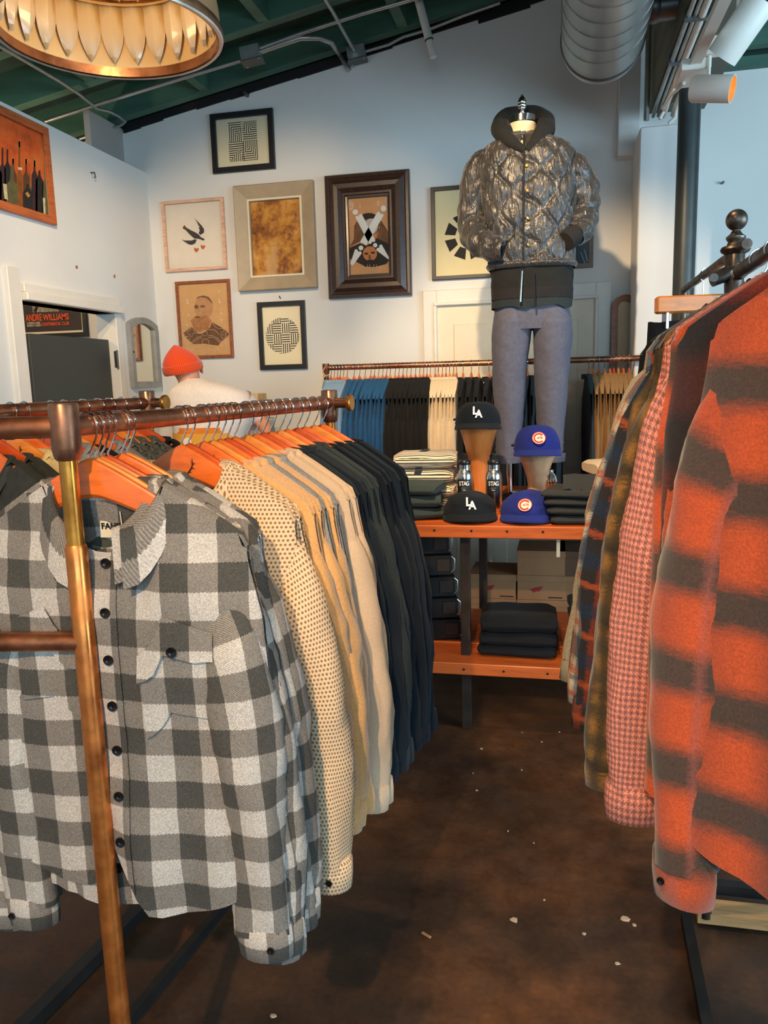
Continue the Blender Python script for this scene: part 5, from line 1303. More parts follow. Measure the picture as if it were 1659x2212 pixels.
tag(g.build('draped_garment', mat['blackish'], angle=180), 'washed black garment flopped on top of the folded trousers', 'garment')
ecx = onY(1310, 1010, 3.62).x; z = ZT + .001
for k, h in enumerate((.07, .07, .065)):
    fold('folded_sweater', 'chunky cream folded sweater, %s of the pile by the right rack' % ['bottom', 'middle', 'top'][k], 'sweater', 'cream folded sweaters', ecx + .06 - .01 * k, 3.62, z, .24, .24, h, 'ecru', k + 31, radians(8 * k)); z += h + .0015
lx = onY(1120, 1390, 3.30).x; z = .336
for k, h in enumerate((.045, .055, .075)):
    fold('folded_sweatshirt', 'black folded sweatshirt, %s of the pile on the low shelf' % ['bottom', 'middle', 'top'][k], 'sweatshirt', 'black folded sweatshirts', lx, 3.32, z, .32, .26, h, 'black', k + 41, radians(-3 + 3 * k)); z += h + .0015
z = .336
for k, h in enumerate((.06, .06, .06, .05)):
    fold('folded_jeans', 'slate blue folded jeans, %s of the pile right on the low shelf' % ['bottom', 'second from bottom', 'second from top', 'top'][k], 'jeans', 'slate folded jeans', lx + .335, 3.30, z, .24, .26, h, 'slate', k + 51, radians(2 * k)); z += h + .0015

# small metal bits behind the caps
p = onZ(1114, 1065, ZT); p.y = 3.62; p.x = onY(1114, 1060, 3.62).x
t = empty('brass_bell', (p.x, 3.62, ZT + .001), 0, 'small round brass bell behind the blue floppy cap', 'bell')
G().lathe([(.016, 0), (.018, .004), (.017, .02), (.012, .034), (.004, .04), (0, .041)], 20).build('bell_body', mat['brass'], t); G().lathe([(0, .04), (.004, .042), (.004, .05), (0, .052)], 12).build('bell_knob', mat['brass'], t)
p = onY(1190, 1020, 3.72)
t = empty('chrome_shaker', (p.x, 3.72, ZT + .001), 0, 'polished chrome shaker behind the pale hat stand', 'shaker')
G().lathe([(0, 0), (.026, 0), (.03, .01), (.026, .09), (.03, .10)], 24).build('cup', mat['chrome'], t); G().lathe([(.03, .10), (.024, .125), (.012, .14), (.012, .155), (0, .156)], 24).build('shaker_top', mat['chrome'], t)
p = onY(1225, 1035, 3.66)
t = empty('leather_belt', (p.x, 3.66, ZT + .001), 0, 'coiled tan leather belt with brass buckle behind the black trousers', 'belt')
G().tube([(.05 * cos(a * .35) * (1 - a * .012), .05 * sin(a * .35) * (1 - a * .012), .05) for a in range(40)], .003, 4).build('strap', M('tan belt leather', c(150, 100, 60), .5), t).scale = (1, 1, 1)
g = G(); g.grid([[(.052 * cos(a * .35) * (1 - a * .012), .052 * sin(a * .35) * (1 - a * .012), z_) for a in range(40)] for z_ in (.0, .035)]); g.build('belt_loop', M('tan belt leather', c(150, 100, 60), .5), t)
G().tube([(-.02, -.056, .002), (.01, -.058, .002), (.01, -.058, .036), (-.02, -.056, .036), (-.02, -.056, .002)], .0025, 6).build('buckle', mat['brass'], t)

# ================================================================== SHOE BOXES BEHIND THE TABLE
mat['kraft'] = M('brown kraft card', c(168, 118, 78), .85, var=.1, vs=8); mat['kraft_dark'] = M('dark brown card', c(110, 78, 54), .85, var=.1, vs=8); mat['boxred'] = M('dull red print', c(166, 48, 40), .8)
def shoebox(cx, cy, z, w, d, h, label, m_='kraft', logo=True):
    t = empty('shoe_box', (cx, cy, z), radians(random.uniform(-1.5, 1.5)), label, 'box', 'stacked shoe boxes behind the table')
    G().bbox(-w / 2 + .003, w / 2 - .003, -d / 2 + .003, d / 2 - .003, 0, h - .002, .001).build('box_body', mat[m_], t, smooth=False)
    G().bbox(-w / 2, w / 2, -d / 2, d / 2, h - .035, h, .001).build('lid', mat[m_], t, smooth=False)
    if logo:
        G().poly([(x * .06 - .03, -d / 2 + .0022, h * .42 + z_ * .03) for x, z_ in ((-.55, -.1), (-.1, .35), (.75, .75), (.55, .35), (.7, .2), (.4, .0), (.5, -.25), (.1, -.35), (-.2, -.6), (-.3, -.2))]).build('wing_logo', mat['boxred'], t, smooth=False)
        G().box(w / 2 - .09, w / 2 - .015, -d / 2 + .0015, -d / 2 + .003, .012, .018).build('printed_line', mat['ink'], t, smooth=False)
xs = [onY(1065, 1300, 4.28).x, onY(1168, 1300, 4.28).x, onY(1262, 1300, 4.28).x]
nm_ = ['left', 'middle', 'right']
for r_ in range(4):
    for k, x in enumerate(xs):
        if r_ == 3 and k == 0: continue
        shoebox(x, 4.44, .001 + r_ * .139, .262, .30, .138, 'brown shoe box, %s column of the stack behind the table, %s row' % (nm_[k], ['bottom', 'second', 'third', 'top'][r_]), ['kraft', 'kraft_dark'][(r_ + k) % 2 if r_ == 3 else 0], r_ < 3)
# little drawer units left under the tabletop
cx_ = onY(950, 1230, 3.5).x
for k in range(5):
    z_ = .338 + k * .098
    t = empty('tool_case', (cx_ - .012 * k, 3.46, z_), radians(14), 'dark small case with metal latch under the table, %s from bottom' % ORD[k], 'case', 'stacked small cases under the table')
    G().bbox(-.09, .09, -.08, .08, 0, .094, .004).build('case_body', mat['steel_black'], t, smooth=False)
    G().bbox(.02, .078, -.084, -.078, .02, .078, .002).build('front_plate', mat['leg_metal'], t, smooth=False)
    G().tube([(.085, -.083, .015), (.100, -.083, .03), (.100, -.083, .075), (.085, -.083, .088)], .003, 6).build('latch', mat['galv'], t)
p = onY(1206, 1185, 3.13)
t = empty('price_tag', (p.x, 3.16, ZT - .052), 0, 'slim cream paper tag hanging under the tabletop front', 'tag')
G().box(-.007, .007, 0, .0015, -.082, -.008).build('tag_card', mat['label_cloth'], t, smooth=False); G().tube([(0, 0, 0), (0, 0, -.01)], .0008, 5).build('string', mat['label_cloth'], t)

# ================================================================== MANNEQUIN
YM = 3.86
def mp(px, py, dy=0): return onY(px, py, YM + dy)
bM = Vector((mp(1150, 700).x, YM, ZT + .001))
man = empty('mannequin', bM, 0, 'headless shop mannequin in quilted grey jacket, black hoodie and lilac-grey trousers', 'mannequin')
m_, nt, b = newmat('quilted charcoal satin')
put(nt, b.inputs['Base Color'], ramp(nt, noi(nt, 10, 4), [(.35, c(42, 38, 35)), (.65, c(62, 56, 51))])); b.inputs['Roughness'].default_value = .34; b.inputs['Specular IOR Level'].default_value = .7
b.inputs['Sheen Weight'].default_value = .2
wv = node(nt, 'ShaderNodeTexNoise'); wv.inputs['Scale'].default_value = 16; wv.inputs['Detail'].default_value = 4; wv.inputs['Distortion'].default_value = 1.6; tc = node(nt, 'ShaderNodeTexCoord'); mpn = node(nt, 'ShaderNodeMapping'); mpn.inputs['Scale'].default_value = (2.2, 1.5, .8); nt.links.new(tc.outputs['Object'], mpn.inputs[0]); nt.links.new(mpn.outputs[0], wv.inputs['Vector'])
bump(nt, b, wv.outputs[0], .7, .016); mat['satin'] = m_
mat['rib'] = fabric('charcoal rib knit', stripes(c(52, 48, 46), c(30, 28, 28), .004, .5, True)); mat['hood'] = fabric('black fleece', plain(c(36, 36, 34), .2, 200)); mat['chino'] = fabric('lilac grey chino', plain(c(98, 96, 108), .10, 60), bmp=.3)
mat['linen'] = M('cream linen form', c(232, 204, 164), .9, var=.05, vs=60)
def ml(px, py, dy=0): return mp(px, py, dy) - bM
def quilt(u_, z_):
    """onion quilting: wavy vertical seams in antiphase"""
    s_, a_, p_ = .078, .026, .17
    best = 1
    for k in (math.floor(u_ / s_), math.floor(u_ / s_) + 1, math.floor(u_ / s_) - 1, math.floor(u_ / s_) + 2):
        xx = k * s_ + (1 if k % 2 else -1) * a_ * sin(2 * pi * z_ / p_); best = min(best, abs(u_ - xx))
    return best
secs = []   # (py, px_left, px_right, depth)
for py, xl_, xr_, dpt in ((296, 1096, 1166, .075), (310, 1072, 1196, .10), (325, 1048, 1226, .118), (345, 1036, 1242, .128), (380, 1036, 1246, .135), (430, 1042, 1244, .140), (500, 1050, 1240, .140), (560, 1056, 1240, .138), (580, 1056, 1242, .136), (588, 1060, 1240, .130)):
    L_, R_ = ml(xl_, py), ml(xr_, py); secs.append((L_.z, (L_.x + R_.x) / 2, (R_.x - L_.x) / 2, dpt))
def sec(z):
    for a, b in zip(secs, secs[1:]):
        if a[0] >= z >= b[0]:
            t = (a[0] - z) / (a[0] - b[0]); return [lerp(a[i], b[i], t) for i in (1, 2, 3)]
    e = secs[0] if z > secs[0][0] else secs[-1]; return list(e[1:])
def ringpt(z, th, ex=0, q=.75):
    cx_, w_, d_ = sec(z); s_, co = sin(th), -cos(th)
    return Vector((cx_ + math.copysign(abs(s_) ** q, s_) * (w_ + ex), math.copysign(abs(co) ** q, co) * (d_ + ex), z))
zt0, zb0 = secs[0][0], secs[-1][0]; rows = []; N = 200; Mz = 130
for j in range(Mz + 1):
    z = lerp(zt0, zb0, j / Mz); row = []
    for i in range(N):
        th = 2 * pi * i / N; u_ = (th if th < pi else th - 2 * pi) * .20; d_ = quilt(u_, z)
        ex = .009 * sm(d_ / .022) - .004 + .005 * nz(u_ * 14, z * 10, 3) + .003 * nz(u_ * 40, z * 22, 8)
        if j > Mz - 6: ex = .006 + .006 * sin((Mz - j) / 6 * pi) + .002 * nz(u_ * 60, 1)
        dr = abs(u_) 
        if dr < .012: ex -= .004
        row.append(ringpt(z, th, ex))
    rows.append(row)
jk = G().grid(rows, closed=True).build('jacket', mat['satin'], man, angle=180)
def arm(pts, rads, name='sleeve'):
    P = [Vector(p) for p in pts]; C_ = []; Rr = []
    n = len(P) - 1; S_ = 60
    for k in range(S_ + 1):
        f = k / S_ * n; i = min(int(f), n - 1); t = f - i
        p0, p1, p2, p3 = P[max(i - 1, 0)], P[i], P[i + 1], P[min(i + 2, n)]
        C_.append(.5 * ((2 * p1) + (p2 - p0) * t + (2 * p0 - 5 * p1 + 4 * p2 - p3) * t * t + (3 * p1 - p0 - 3 * p2 + p3) * t ** 3)); Rr.append(lerp(rads[i], rads[i + 1], t))
    rows = []; nrm = None; L_ = 0
    for k in range(S_ + 1):
        T = (C_[min(k + 1, S_)] - C_[max(k - 1, 0)]).normalized()
        if nrm is None: nrm = T.cross(Vector((0, 1, 0))).normalized()
        nrm = (nrm - T * nrm.dot(T)).normalized(); bn = T.cross(nrm)
        if k: L_ += (C_[k] - C_[k - 1]).length
        row = []
        for i in range(40):
            th = 2 * pi * i / 40; u_ = (th - pi) * .065; d_ = quilt(u_ + .02, L_)
            r_ = Rr[k] * (1 + .10 * nz(cos(th) * 2, sin(th) * 2, L_ * 16) + .07 * sin(L_ * 85 + 2.2 * cos(th)) * sm((k / S_ - .3) * 3)) + .006 * sm(d_ / .02) - .003
            row.append(C_[k] + (nrm * cos(th) + bn * sin(th)) * r_)
        rows.append(row)
    return G().grid(rows, closed=True).build(name, mat['satin'], jk, angle=180), C_[-1], (C_[-1] - C_[-3]).normalized()
arm([ml(1078, 350, .0), ml(1046, 362, .01), ml(1028, 410, .03), ml(1022, 480, .03), ml(1034, 520, -.05), ml(1072, 538, -.12), ml(1092, 540, -.14)], [.050, .074, .076, .070, .064, .054, .045])
_, e_, dv = arm([ml(1218, 352, .0), ml(1238, 368, .01), ml(1256, 410, .03), ml(1262, 462, .02), ml(1252, 498, -.05), ml(1240, 508, -.09)], [.050, .072, .073, .066, .056, .046])
pk = ml(1222, 522, -.12)
G().tube([e_ - dv * .02, e_ + (pk - e_) * .5, pk], [.046, .047, .044], 24).build('ribbed_cuff', mat['rib'], jk)
for px, py in ((1138, 375), (1140, 428), (1140, 485), (1141, 540)):
    z = ml(px, py).z; p = ringpt(z, 0, .006); p.x = ml(px, py, -.14).x; G().lathe([(.0075, 0), (.006, .003), (0, .004)], 14, p, ax=Matrix.Rotation(pi / 2, 4, 'X')).build('snap', mat['brass'], jk)
pts = [ringpt(lerp(zt0 - .03, zb0, k / 20), 0, .004) for k in range(21)]
for p in pts: p.x = ml(1131, 500, -.13).x
G().tube(pts, .0045, 8).build('zip_placket', mat['ink'], jk)
# hoodie: hood rolled round the neck, hem below the jacket
loop = [(1134, 326, -.125, .014), (1102, 305, -.105, .030), (1084, 286, -.06, .040), (1080, 272, .01, .040), (1092, 252, .06, .034), (1122, 244, .085, .030), (1158, 246, .075, .034), (1178, 262, .03, .040), (1178, 282, -.03, .042), (1164, 300, -.095, .030), (1137, 326, -.125, .014)]
P = [ml(a, b, d_) for a, b, d_, r_ in loop]; rr = [q[3] for q in loop]; pts = []; rs = []
n = len(P)
for k in range((n - 1) * 6 + 1):
    f = k / 6; i = min(int(f), n - 2); t = f - i; p0, p1, p2, p3 = P[max(i - 1, 0)], P[i], P[i + 1], P[min(i + 2, n - 1)]
    pts.append(.5 * ((2 * p1) + (p2 - p0) * t + (2 * p0 - 5 * p1 + 4 * p2 - p3) * t * t + (3 * p1 - p0 - 3 * p2 + p3) * t ** 3)); rs.append(lerp(rr[i], rr[i + 1], t) * (1 + .12 * nz(k * .3, 2)))
hd = G().tube(pts, rs, 22).build('hood', mat['hood'], man)
for a, b in (((1090, 265, -.02), (1086, 300, -.10)), ((1172, 262, -.02), (1150, 308, -.11))): G().tube([ml(*a), ml((a[0] + b[0]) / 2 + 6, (a[1] + b[1]) / 2, -.085), ml(*b)], [.020, .028, .018], 14).build('hood_fold', mat['hood'], hd)
def band(name, y0_, y1_, exA, exB, m_, par=man, jag=.0, nn=96):
    rows = []
    for j in range(13):
        py = lerp(y0_, y1_, j / 12); zz = ml(1150, py).z; row = []
        for i in range(nn):
            th = 2 * pi * i / nn; cx_, w_, d_ = sec(zb0); q = ringpt(zb0, th, lerp(exA, exB, j / 12) + .004 * nz(th * 3, py * .05)); q.z = zz + jag * (j / 12) * nz(th * 1.5, 4); row.append(q)
        rows.append(row)
    return G().grid(rows, closed=True).build(name, mat[m_], par, angle=180)
hb = band('hoodie', 575, 630, -.004, -.002, 'hood'); band('hoodie_rib_hem', 626, 648, -.001, -.003, 'rib', hb)
band('shirt_tail', 640, 666, -.006, -.006, 'charcoal', man, .03)
for px, p2 in ((1128, (1124, 652)), (1153, (1155, 664))): G().tube([ml(px, 585, -.145), ml((px + p2[0]) / 2, 620, -.15), ml(*p2, -.145)], [.004, .004, .005], 8).build('drawcord', mat['conduit'] if px < 1140 else mat['rib'], hb)
# trousers
tro = band('trousers', 636, 712, -.012, -.032, 'chino')
def leg(pxs, sd):
    rows = []
    K_ = len(pxs) - 1; uv = []
    for j in range(61):
        f = j / 60 * K_; i = min(int(f), K_ - 1); t = f - i
        py, xl_, xr_, dpt = [lerp(pxs[i][k], pxs[i + 1][k], t) for k in range(4)]
        L_, R_ = ml(xl_, py), ml(xr_, py); row = []; q_ = []
        for k in range(40):
            th = 2 * pi * k / 40; wr = 1 + .05 * nz(cos(th) * 1.5 + sd, sin(th) * 1.5, py * .02) + .03 * nz(cos(th) * 3, sin(th) * 3, py * .06 + sd)
            if j > 50: wr += .03 * sin(py * .5)
            row.append((((L_.x + R_.x) / 2) + (R_.x - L_.x) / 2 * sin(th) * wr, -dpt * cos(th) * wr, L_.z))
        rows.append(row)
    lg = G().grid(rows, closed=True).build('trouser_leg', mat['chino'], tro, angle=180)
    rows = []
    for z_, ex in ((.0, .002), (.0, .008), (.038, .010), (.04, .004)):
        e = rows and 0; base = [Vector(p) for p in lastrow(rows_=None, lg=lg)]
        cen = sum(base, Vector()) / len(base)
        rows.append([p + (p - cen).normalized() * ex + Vector((0, 0, z_)) for p in base])
    G().grid(rows, closed=True).build('turn_up', mat['chino'], lg, angle=60)
def lastrow(rows_=None, lg=None):
    v = lg.data.vertices; return [v[i].co for i in range(len(v) - 40, len(v))]
leg([(668, 1070, 1152, .10), (700, 1065, 1151, .112), (725, 1063, 1147, .108), (770, 1062, 1142, .098), (850, 1066, 1136, .085), (930, 1072, 1128, .075), (998, 1072, 1124, .075)], 1)
leg([(668, 1148, 1230, .10), (700, 1149, 1235, .112), (725, 1151, 1236, .108), (770, 1152, 1232, .098), (850, 1156, 1226, .085), (930, 1160, 1218, .075), (996, 1160, 1216, .075)], 2)
# neck form, cap, finial, stand
zc = ml(1126, 262).z; xc = ml(1128, 262).x
G().lathe([(.115, zc - .13), (.085, zc - .09), (.064, zc - .05), (.062, zc - .012)], 32, (xc, -.01, 0)).build('neck_form', mat['linen'], man)
G().lathe([(.0, zc + .016), (.060, zc + .016), (.066, zc + .012), (.066, zc - .014), (.062, zc - .018)], 32, (xc, -.01, 0)).build('neck_cap', mat['chrome'], man)
fz = zc + .016
G().lathe([(.018, fz), (.016, fz + .006), (.010, fz + .014), (.012, fz + .024), (.019, fz + .03), (.0205, fz + .036), (.019, fz + .040), (.021, fz + .045), (.021, fz + .050), (.019, fz + .054), (.021, fz + .059), (.019, fz + .066), (.014, fz + .078), (.006, fz + .086), (.006, fz + .092), (0, fz + .094)], 24, (xc, -.01, 0)).build('finial', mat['chrome'], man)
_lx = ml(1100, 900).x; G().tube([(0, 0, .016), (_lx * .95, 0, .03), (_lx, 0, .12), (_lx, 0, ml(1150, 690).z)], .014, 16).build('support_rod', mat['chrome'], man)
G().lathe([(0, 0), (.15, 0), (.15, .008), (.145, .012), (0, .014)], 40).build('base_plate', mat['steel_black'], man)
# ================================================================== PERSON (back turned, orange beanie)
YP = 4.12
def pp(px, py, dy=0): return onY(px, py, YP + dy)
bP = Vector((pp(450, 900).x, YP, 0))
per = empty('person', bP, 0, 'person in orange beanie and white t-shirt, back turned and stooping', 'person')
L = lambda px, py, dy=0: pp(px, py, dy) - bP
mat['skin'] = M('skin', c(214, 142, 108), .55, var=.08, vs=20); mat['tee'] = fabric('white cotton jersey', plain(c(228, 214, 202), .05, 60), bmp=.3)
mat['beanie'] = fabric('orange rib knit', stripes(c(232, 78, 26), c(196, 58, 18), .008, .4, True), sheen=.3); mat['apron'] = M('orange cotton', c(232, 128, 34), .85, var=.1); mat['apron_y'] = M('amber yellow cotton', c(236, 166, 60), .85, var=.06); mat['dark_trouser'] = fabric('dark denim trousers', plain(c(40, 44, 52), .2, 200))
# continuous body: skin modifier over joints
J = {}
vs = []; es = []; rad = []
def jt(n, p, r_, par=None):
    J[n] = len(vs); vs.append(tuple(p)); rad.append(r_)
    if par: es.append((J[par], J[n]))
zf = Vector((0, 0, 0))
jt('pelvis', Vector((.06, .0, .96)), (.15, .11)); jt('waist', Vector((.05, -.01, 1.12)), (.135, .10), 'pelvis'); jt('chest', L(455, 905, .0), (.17, .12), 'waist'); jt('upper', L(440, 862, .03), (.16, .105), 'chest')
jt('neck', L(415, 832, .04), (.066, .066), 'upper'); jt('neck2', L(407, 812, .03), (.064, .066), 'neck'); jt('head', L(401, 795, .05), (.080, .090), 'neck2'); jt('crown', L(394, 770, .03), (.072, .085), 'head')
jt('shl', L(388, 872, .03), (.062, .062), 'upper'); jt('ell', L(366, 945, .06), (.045, .045), 'shl'); jt('wrl', L(388, 990, -.08), (.030, .034), 'ell'); jt('hal', L(402, 1003, -.12), (.030, .018), 'wrl')
jt('shr', L(522, 868, .03), (.062, .062), 'upper'); jt('elr', L(560, 905, .12), (.045, .045), 'shr'); jt('wrr', L(577, 930, .0), (.030, .034), 'elr'); jt('har', L(580, 948, -.05), (.030, .018), 'wrr')
for s_, nm in ((-1, 'l'), (1, 'r')):
    jt('hip' + nm, Vector((.06 + s_ * .095, .0, .9)), (.098, .098), 'pelvis'); jt('kn' + nm, Vector((.07 + s_ * .11, .02, .5)), (.062, .066), 'hip' + nm); jt('an' + nm, Vector((.07 + s_ * .12, -.02, .09)), (.042, .046), 'kn' + nm); jt('toe' + nm, Vector((.07 + s_ * .13, .14, .035)), (.042, .032), 'an' + nm)
def fingers(hand, wr, side):
    h = Vector(vs[J[hand]]); w = Vector(vs[J[wr]]); d = (h - w).normalized(); sx_ = d.cross(Vector((0, 0, 1))).normalized()
    for k, ln in enumerate((.062, .072, .068, .052)):
        b = h + sx_ * (.024 - .016 * k) + d * .01; jt('f%s%d' % (side, k), b + d * ln * .5, (.0085, .0085), hand); jt('g%s%d' % (side, k), b + d * ln + Vector((0, 0, -.018)), (.0075, .0075), 'f%s%d' % (side, k))
    jt('t' + side, w + d * .035 + sx_ * .04, (.010, .010), hand); jt('u' + side, w + d * .07 + sx_ * .052, (.008, .008), 't' + side)
fingers('hal', 'wrl', 'L'); fingers('har', 'wrr', 'R')
me = bpy.data.meshes.new('body'); me.from_pydata(vs, es, []); me.materials.append(mat['skin'])
bo = obj('body', me, per); md = bo.modifiers.new('skin', 'SKIN'); sv = me.skin_vertices[0].data
for i, r_ in enumerate(rad): sv[i].radius = r_; sv[i].use_root = (i == 0)
md.use_smooth_shade = True; md.branch_smoothing = .4
ss = bo.modifiers.new('sub', 'SUBSURF'); ss.levels = 1; ss.render_levels = 2
# face (turned away) : ears, nose, eyes, mouth
hc = L(400, 792, .04); fwv = Vector((-.62, .72, -.32)).normalized(); rtv = fwv.cross(Vector((0, 0, 1))).normalized(); upv = rtv.cross(fwv)
for s_ in (-1, 1):
    g = G(); R = Matrix((rtv, fwv, upv)).transposed()
    rows = [[hc + rtv * (s_ * (.080 + .012 * (1 - abs(k / 3 - 1)))) - fwv * .005 + (fwv * cos(a) * .018 + upv * sin(a) * .030) * (1 - abs(k / 3 - 1) * .35) - upv * .015 for a in [2 * pi * i / 14 for i in range(14)]] for k in range(7)]
    g.grid(rows, closed=True); g.add(rows[0], [tuple(range(14))]); g.add(rows[-1], [tuple(range(13, -1, -1))]); g.build('ear', mat['skin'], per)
    G().lathe([(0, -.011), (.008, -.008), (.011, 0), (.008, .008), (0, .011)], 12, hc + fwv * .078 + rtv * (s_ * .032) + upv * .0).build('eye', mat['white_paint'], per)
G().tube([hc + fwv * .080 + upv * .012, hc + fwv * .104 - upv * .022, hc + fwv * .085 - upv * .030], [.008, .014, .010], 10).build('nose', mat['skin'], per)
G().tube([hc + fwv * .080 - upv * .058 - rtv * .024, hc + fwv * .088 - upv * .056, hc + fwv * .080 - upv * .058 + rtv * .024], [.004, .007, .004], 8).build('mouth', M('lips', c(178, 96, 84), .5), per)
# beanie: tapered knit cap with cuff, tipped towards the peak
pk_, bL, bR = L(383, 744, .03), L(361, 800, .05), L(433, 808, .05)
cen = (bL + bR) / 2 + Vector((0, .0, .004)); axv = (pk_ - cen).normalized(); s1 = (bR - bL).normalized(); s1 = (s1 - axv * s1.dot(axv)).normalized(); s2 = axv.cross(s1)
Hb = (pk_ - cen).length; Rb = (bR - bL).length / 2 + .003; rows = []; uv = []
for t, r_ in ((-.05, .98), (.0, 1.02), (.03, 1.045), (.20, 1.05), (.26, 1.04), (.275, .985), (.40, .95), (.55, .82), (.70, .62), (.82, .42), (.92, .22), (.98, .08), (1.0, .01)):
    skew = s1 * (-.018 * t * t)
    rows.append([cen + axv * (Hb * t) + skew + (s1 * cos(a) + s2 * sin(a) * 1.12) * (Rb * r_) for a in [2 * pi * i / 40 for i in range(41)]]); uv.append([(i * .013, t) for i in range(41)])
G().grid(rows, uv).build('beanie', mat['beanie'], per, angle=50)
# t-shirt
ts = [(818, 396, 432, .060, .04), (826, 388, 452, .085, .03), (838, 374, 498, .120, .02), (852, 366, 530, .135, .02), (872, 364, 545, .140, .02), (900, 372, 545, .142, .01), (925, 380, 538, .14, .0), (960, 386, 530, .135, .0), (1000, 390, 526, .13, .0)]
rows = []; uv = []
for py, a, b, d_, dy in ts:
    A_, B_ = L(a, py), L(b, py); cx_, w_ = (A_.x + B_.x) / 2, (B_.x - A_.x) / 2
    rows.append([Vector((cx_ + w_ * math.copysign(abs(sin(t)) ** .8, sin(t)) * (1 + .03 * nz(t * 2, py * .03)), dy - d_ * math.copysign(abs(cos(t)) ** .8, cos(t)) * (1 + .05 * nz(t * 3, py * .04, 2)), A_.z)) for t in [2 * pi * i / 48 for i in range(49)]]); uv.append([(i * .02, py * .002) for i in range(49)])
tee = G().grid(rows, uv).build('t_shirt', mat['tee'], per, angle=180)
def tsleeve(a, b, r0, r1): 
    pts = [a.lerp(b, k / 6) for k in range(7)]; G().tube(pts, [lerp(r0, r1, k / 6) for k in range(7)], 18, caps=False).build('sleeve', mat['tee'], tee)
tsleeve(L(392, 872, .02), L(362, 950, .05), .078, .062); tsleeve(L(520, 868, .02), L(556, 900, .11), .078, .062)
# orange apron wrapped round the waist
def wrap(name, y0_, y1_, m_, ex):
    rows = []
    for j in range(7):
        py = lerp(y0_, y1_, j / 6); A_, B_ = L(382 - ex, py), L(532 + ex, py); cx_, w_ = (A_.x + B_.x) / 2, (B_.x - A_.x) / 2
        rows.append([Vector((cx_ + w_ * sin(t), -(.150 + ex * .002) * cos(t), A_.z)) for t in [2 * pi * i / 40 for i in range(40)]])
    return G().grid(rows, closed=True).build(name, m_, per)
ap = wrap('apron', 922, 1075, mat['apron'], 2); wrap('apron_band', 934, 958, mat['apron_y'], 4).parent = ap
G().lathe([(.024, 0), (.022, .006), (0, .008)], 18, L(405, 955, -.16), ax=Matrix.Rotation(pi / 2, 4, 'X')).build('apron_badge', mat['cream_board'], ap)
for s_ in (-1, 1):
    x = .06 + s_ * .1
    G().tube([(x, 0, 1.02), (x + s_ * .005, .005, .75), (x + s_ * .01, .02, .5), (x + s_ * .02, -.01, .12)], [.125, .115, .09, .07], 20).build('trouser_leg', mat['dark_trouser'], per)
    G().tube([(x + s_ * .02, -.05, .045), (x + s_ * .02, .05, .05), (x + s_ * .025, .15, .04), (x + s_ * .025, .19, .035)], [.044, .05, .045, .028], 16).build('shoe', mat['black_plastic'], per)
# small box on a slim stand behind
q = onY(548, 850, 4.62); q2 = onY(567, 880, 4.62)
tag(G().bbox(q.x - .045, q2.x, 4.55, 4.70, q.z - .16, q.z, .002).build('cardboard_box', M('pale kraft box', c(222, 180, 124), .9, var=.12, vs=30), smooth=False), 'pale kraft box behind the shoulder of the stooping person', 'box')
t = empty('display_stand', (q.x, 4.62, 0), 0, 'slim white stand under the pale kraft box', 'stand')
G().bbox(-.05, .05, -.05, .05, .02, q.z - .19, .003).build('upright', mat['trim'], t, smooth=False); G().bbox(-.12, .12, -.12, .12, 0, .02, .003).build('foot', mat['trim'], t, smooth=False); G().bbox(-.09, .09, -.09, .09, q.z - .19, q.z - .162, .003).build('top', mat['trim'], t, smooth=False)

# ================================================================== PENDANT LAMP
pc_ = dep(236, 70, 1.98); RL = .278
lampo = empty('pendant_lamp', pc_, 0, 'large drum pendant lamp lined with two tiers of pointed shell petals', 'pendant lamp')
m_, nt, b = newmat('mother of pearl shell'); put(nt, b.inputs['Base Color'], ramp(nt, noi(nt, 14, 4, stretch=(1, 1, .4)), [(.34, c(176, 138, 84)), (.5, c(220, 188, 130)), (.66, c(236, 220, 190))])); b.inputs['Roughness'].default_value = .3; b.inputs['Coat Weight'].default_value = .4
b.inputs['Transmission Weight'].default_value = 0; b.inputs['Subsurface Weight'].default_value = 0
mat['shell'] = m_
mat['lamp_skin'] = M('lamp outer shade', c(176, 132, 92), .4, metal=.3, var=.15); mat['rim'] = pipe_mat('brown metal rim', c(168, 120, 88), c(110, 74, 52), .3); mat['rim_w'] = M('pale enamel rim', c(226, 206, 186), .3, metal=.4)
G().lathe([(RL, 0), (RL * .985, .06), (RL * .93, .16), (RL * .84, .26), (RL * .76, .32)], 64).build('outer_shade', mat['lamp_skin'], lampo)
G().lathe([(RL * .96, .012), (RL * .945, .06), (RL * .89, .16), (RL * .80, .26), (RL * .70, .32), (0, .33)], 64).build('inner_shade', M('amber inner shade', c(238, 196, 130), .5, var=.08), lampo)
G().lathe([(RL * .955, -.010), (RL * 1.0, -.012), (RL * 1.02, -.002), (RL * 1.015, .012), (RL * 1.0, .016), (RL * .955, .014), (RL * .955, -.010)], 64).build('rim', mat['rim'], lampo)
G().lathe([(RL * .975, -.0125), (RL * 1.005, -.0135), (RL * 1.012, -.009)], 64).build('rim_pale_band', mat['rim_w'], lampo)  # pale ring along the lower edge of the brown rim
NP = 26
def petal(w_, h_, r_top, r_bot, z_top):
    g = G(); rows = []
    for j in range(11):
        t = j / 10; ww = w_ * (1 if t < .45 else cos((t - .45) / .55 * pi / 2) ** .85); r_ = lerp(r_top, r_bot, t) - .004 * sin(pi * t); z_ = z_top - h_ * t
        rows.append([(ww * s_, -(r_ - .012 * (1 - abs(s_)) * (1 - .2 * t)), z_) for s_ in (-1, -.5, 0, .5, 1)])
    return g.grid(rows).mesh('petal', mat['shell'], angle=25)
big = petal(pi * RL * .90 / NP * 1.0, .145, RL * .885, RL * .935, .165); sml = petal(pi * RL * .72 / NP, .12, RL * .70, RL * .76, .28)
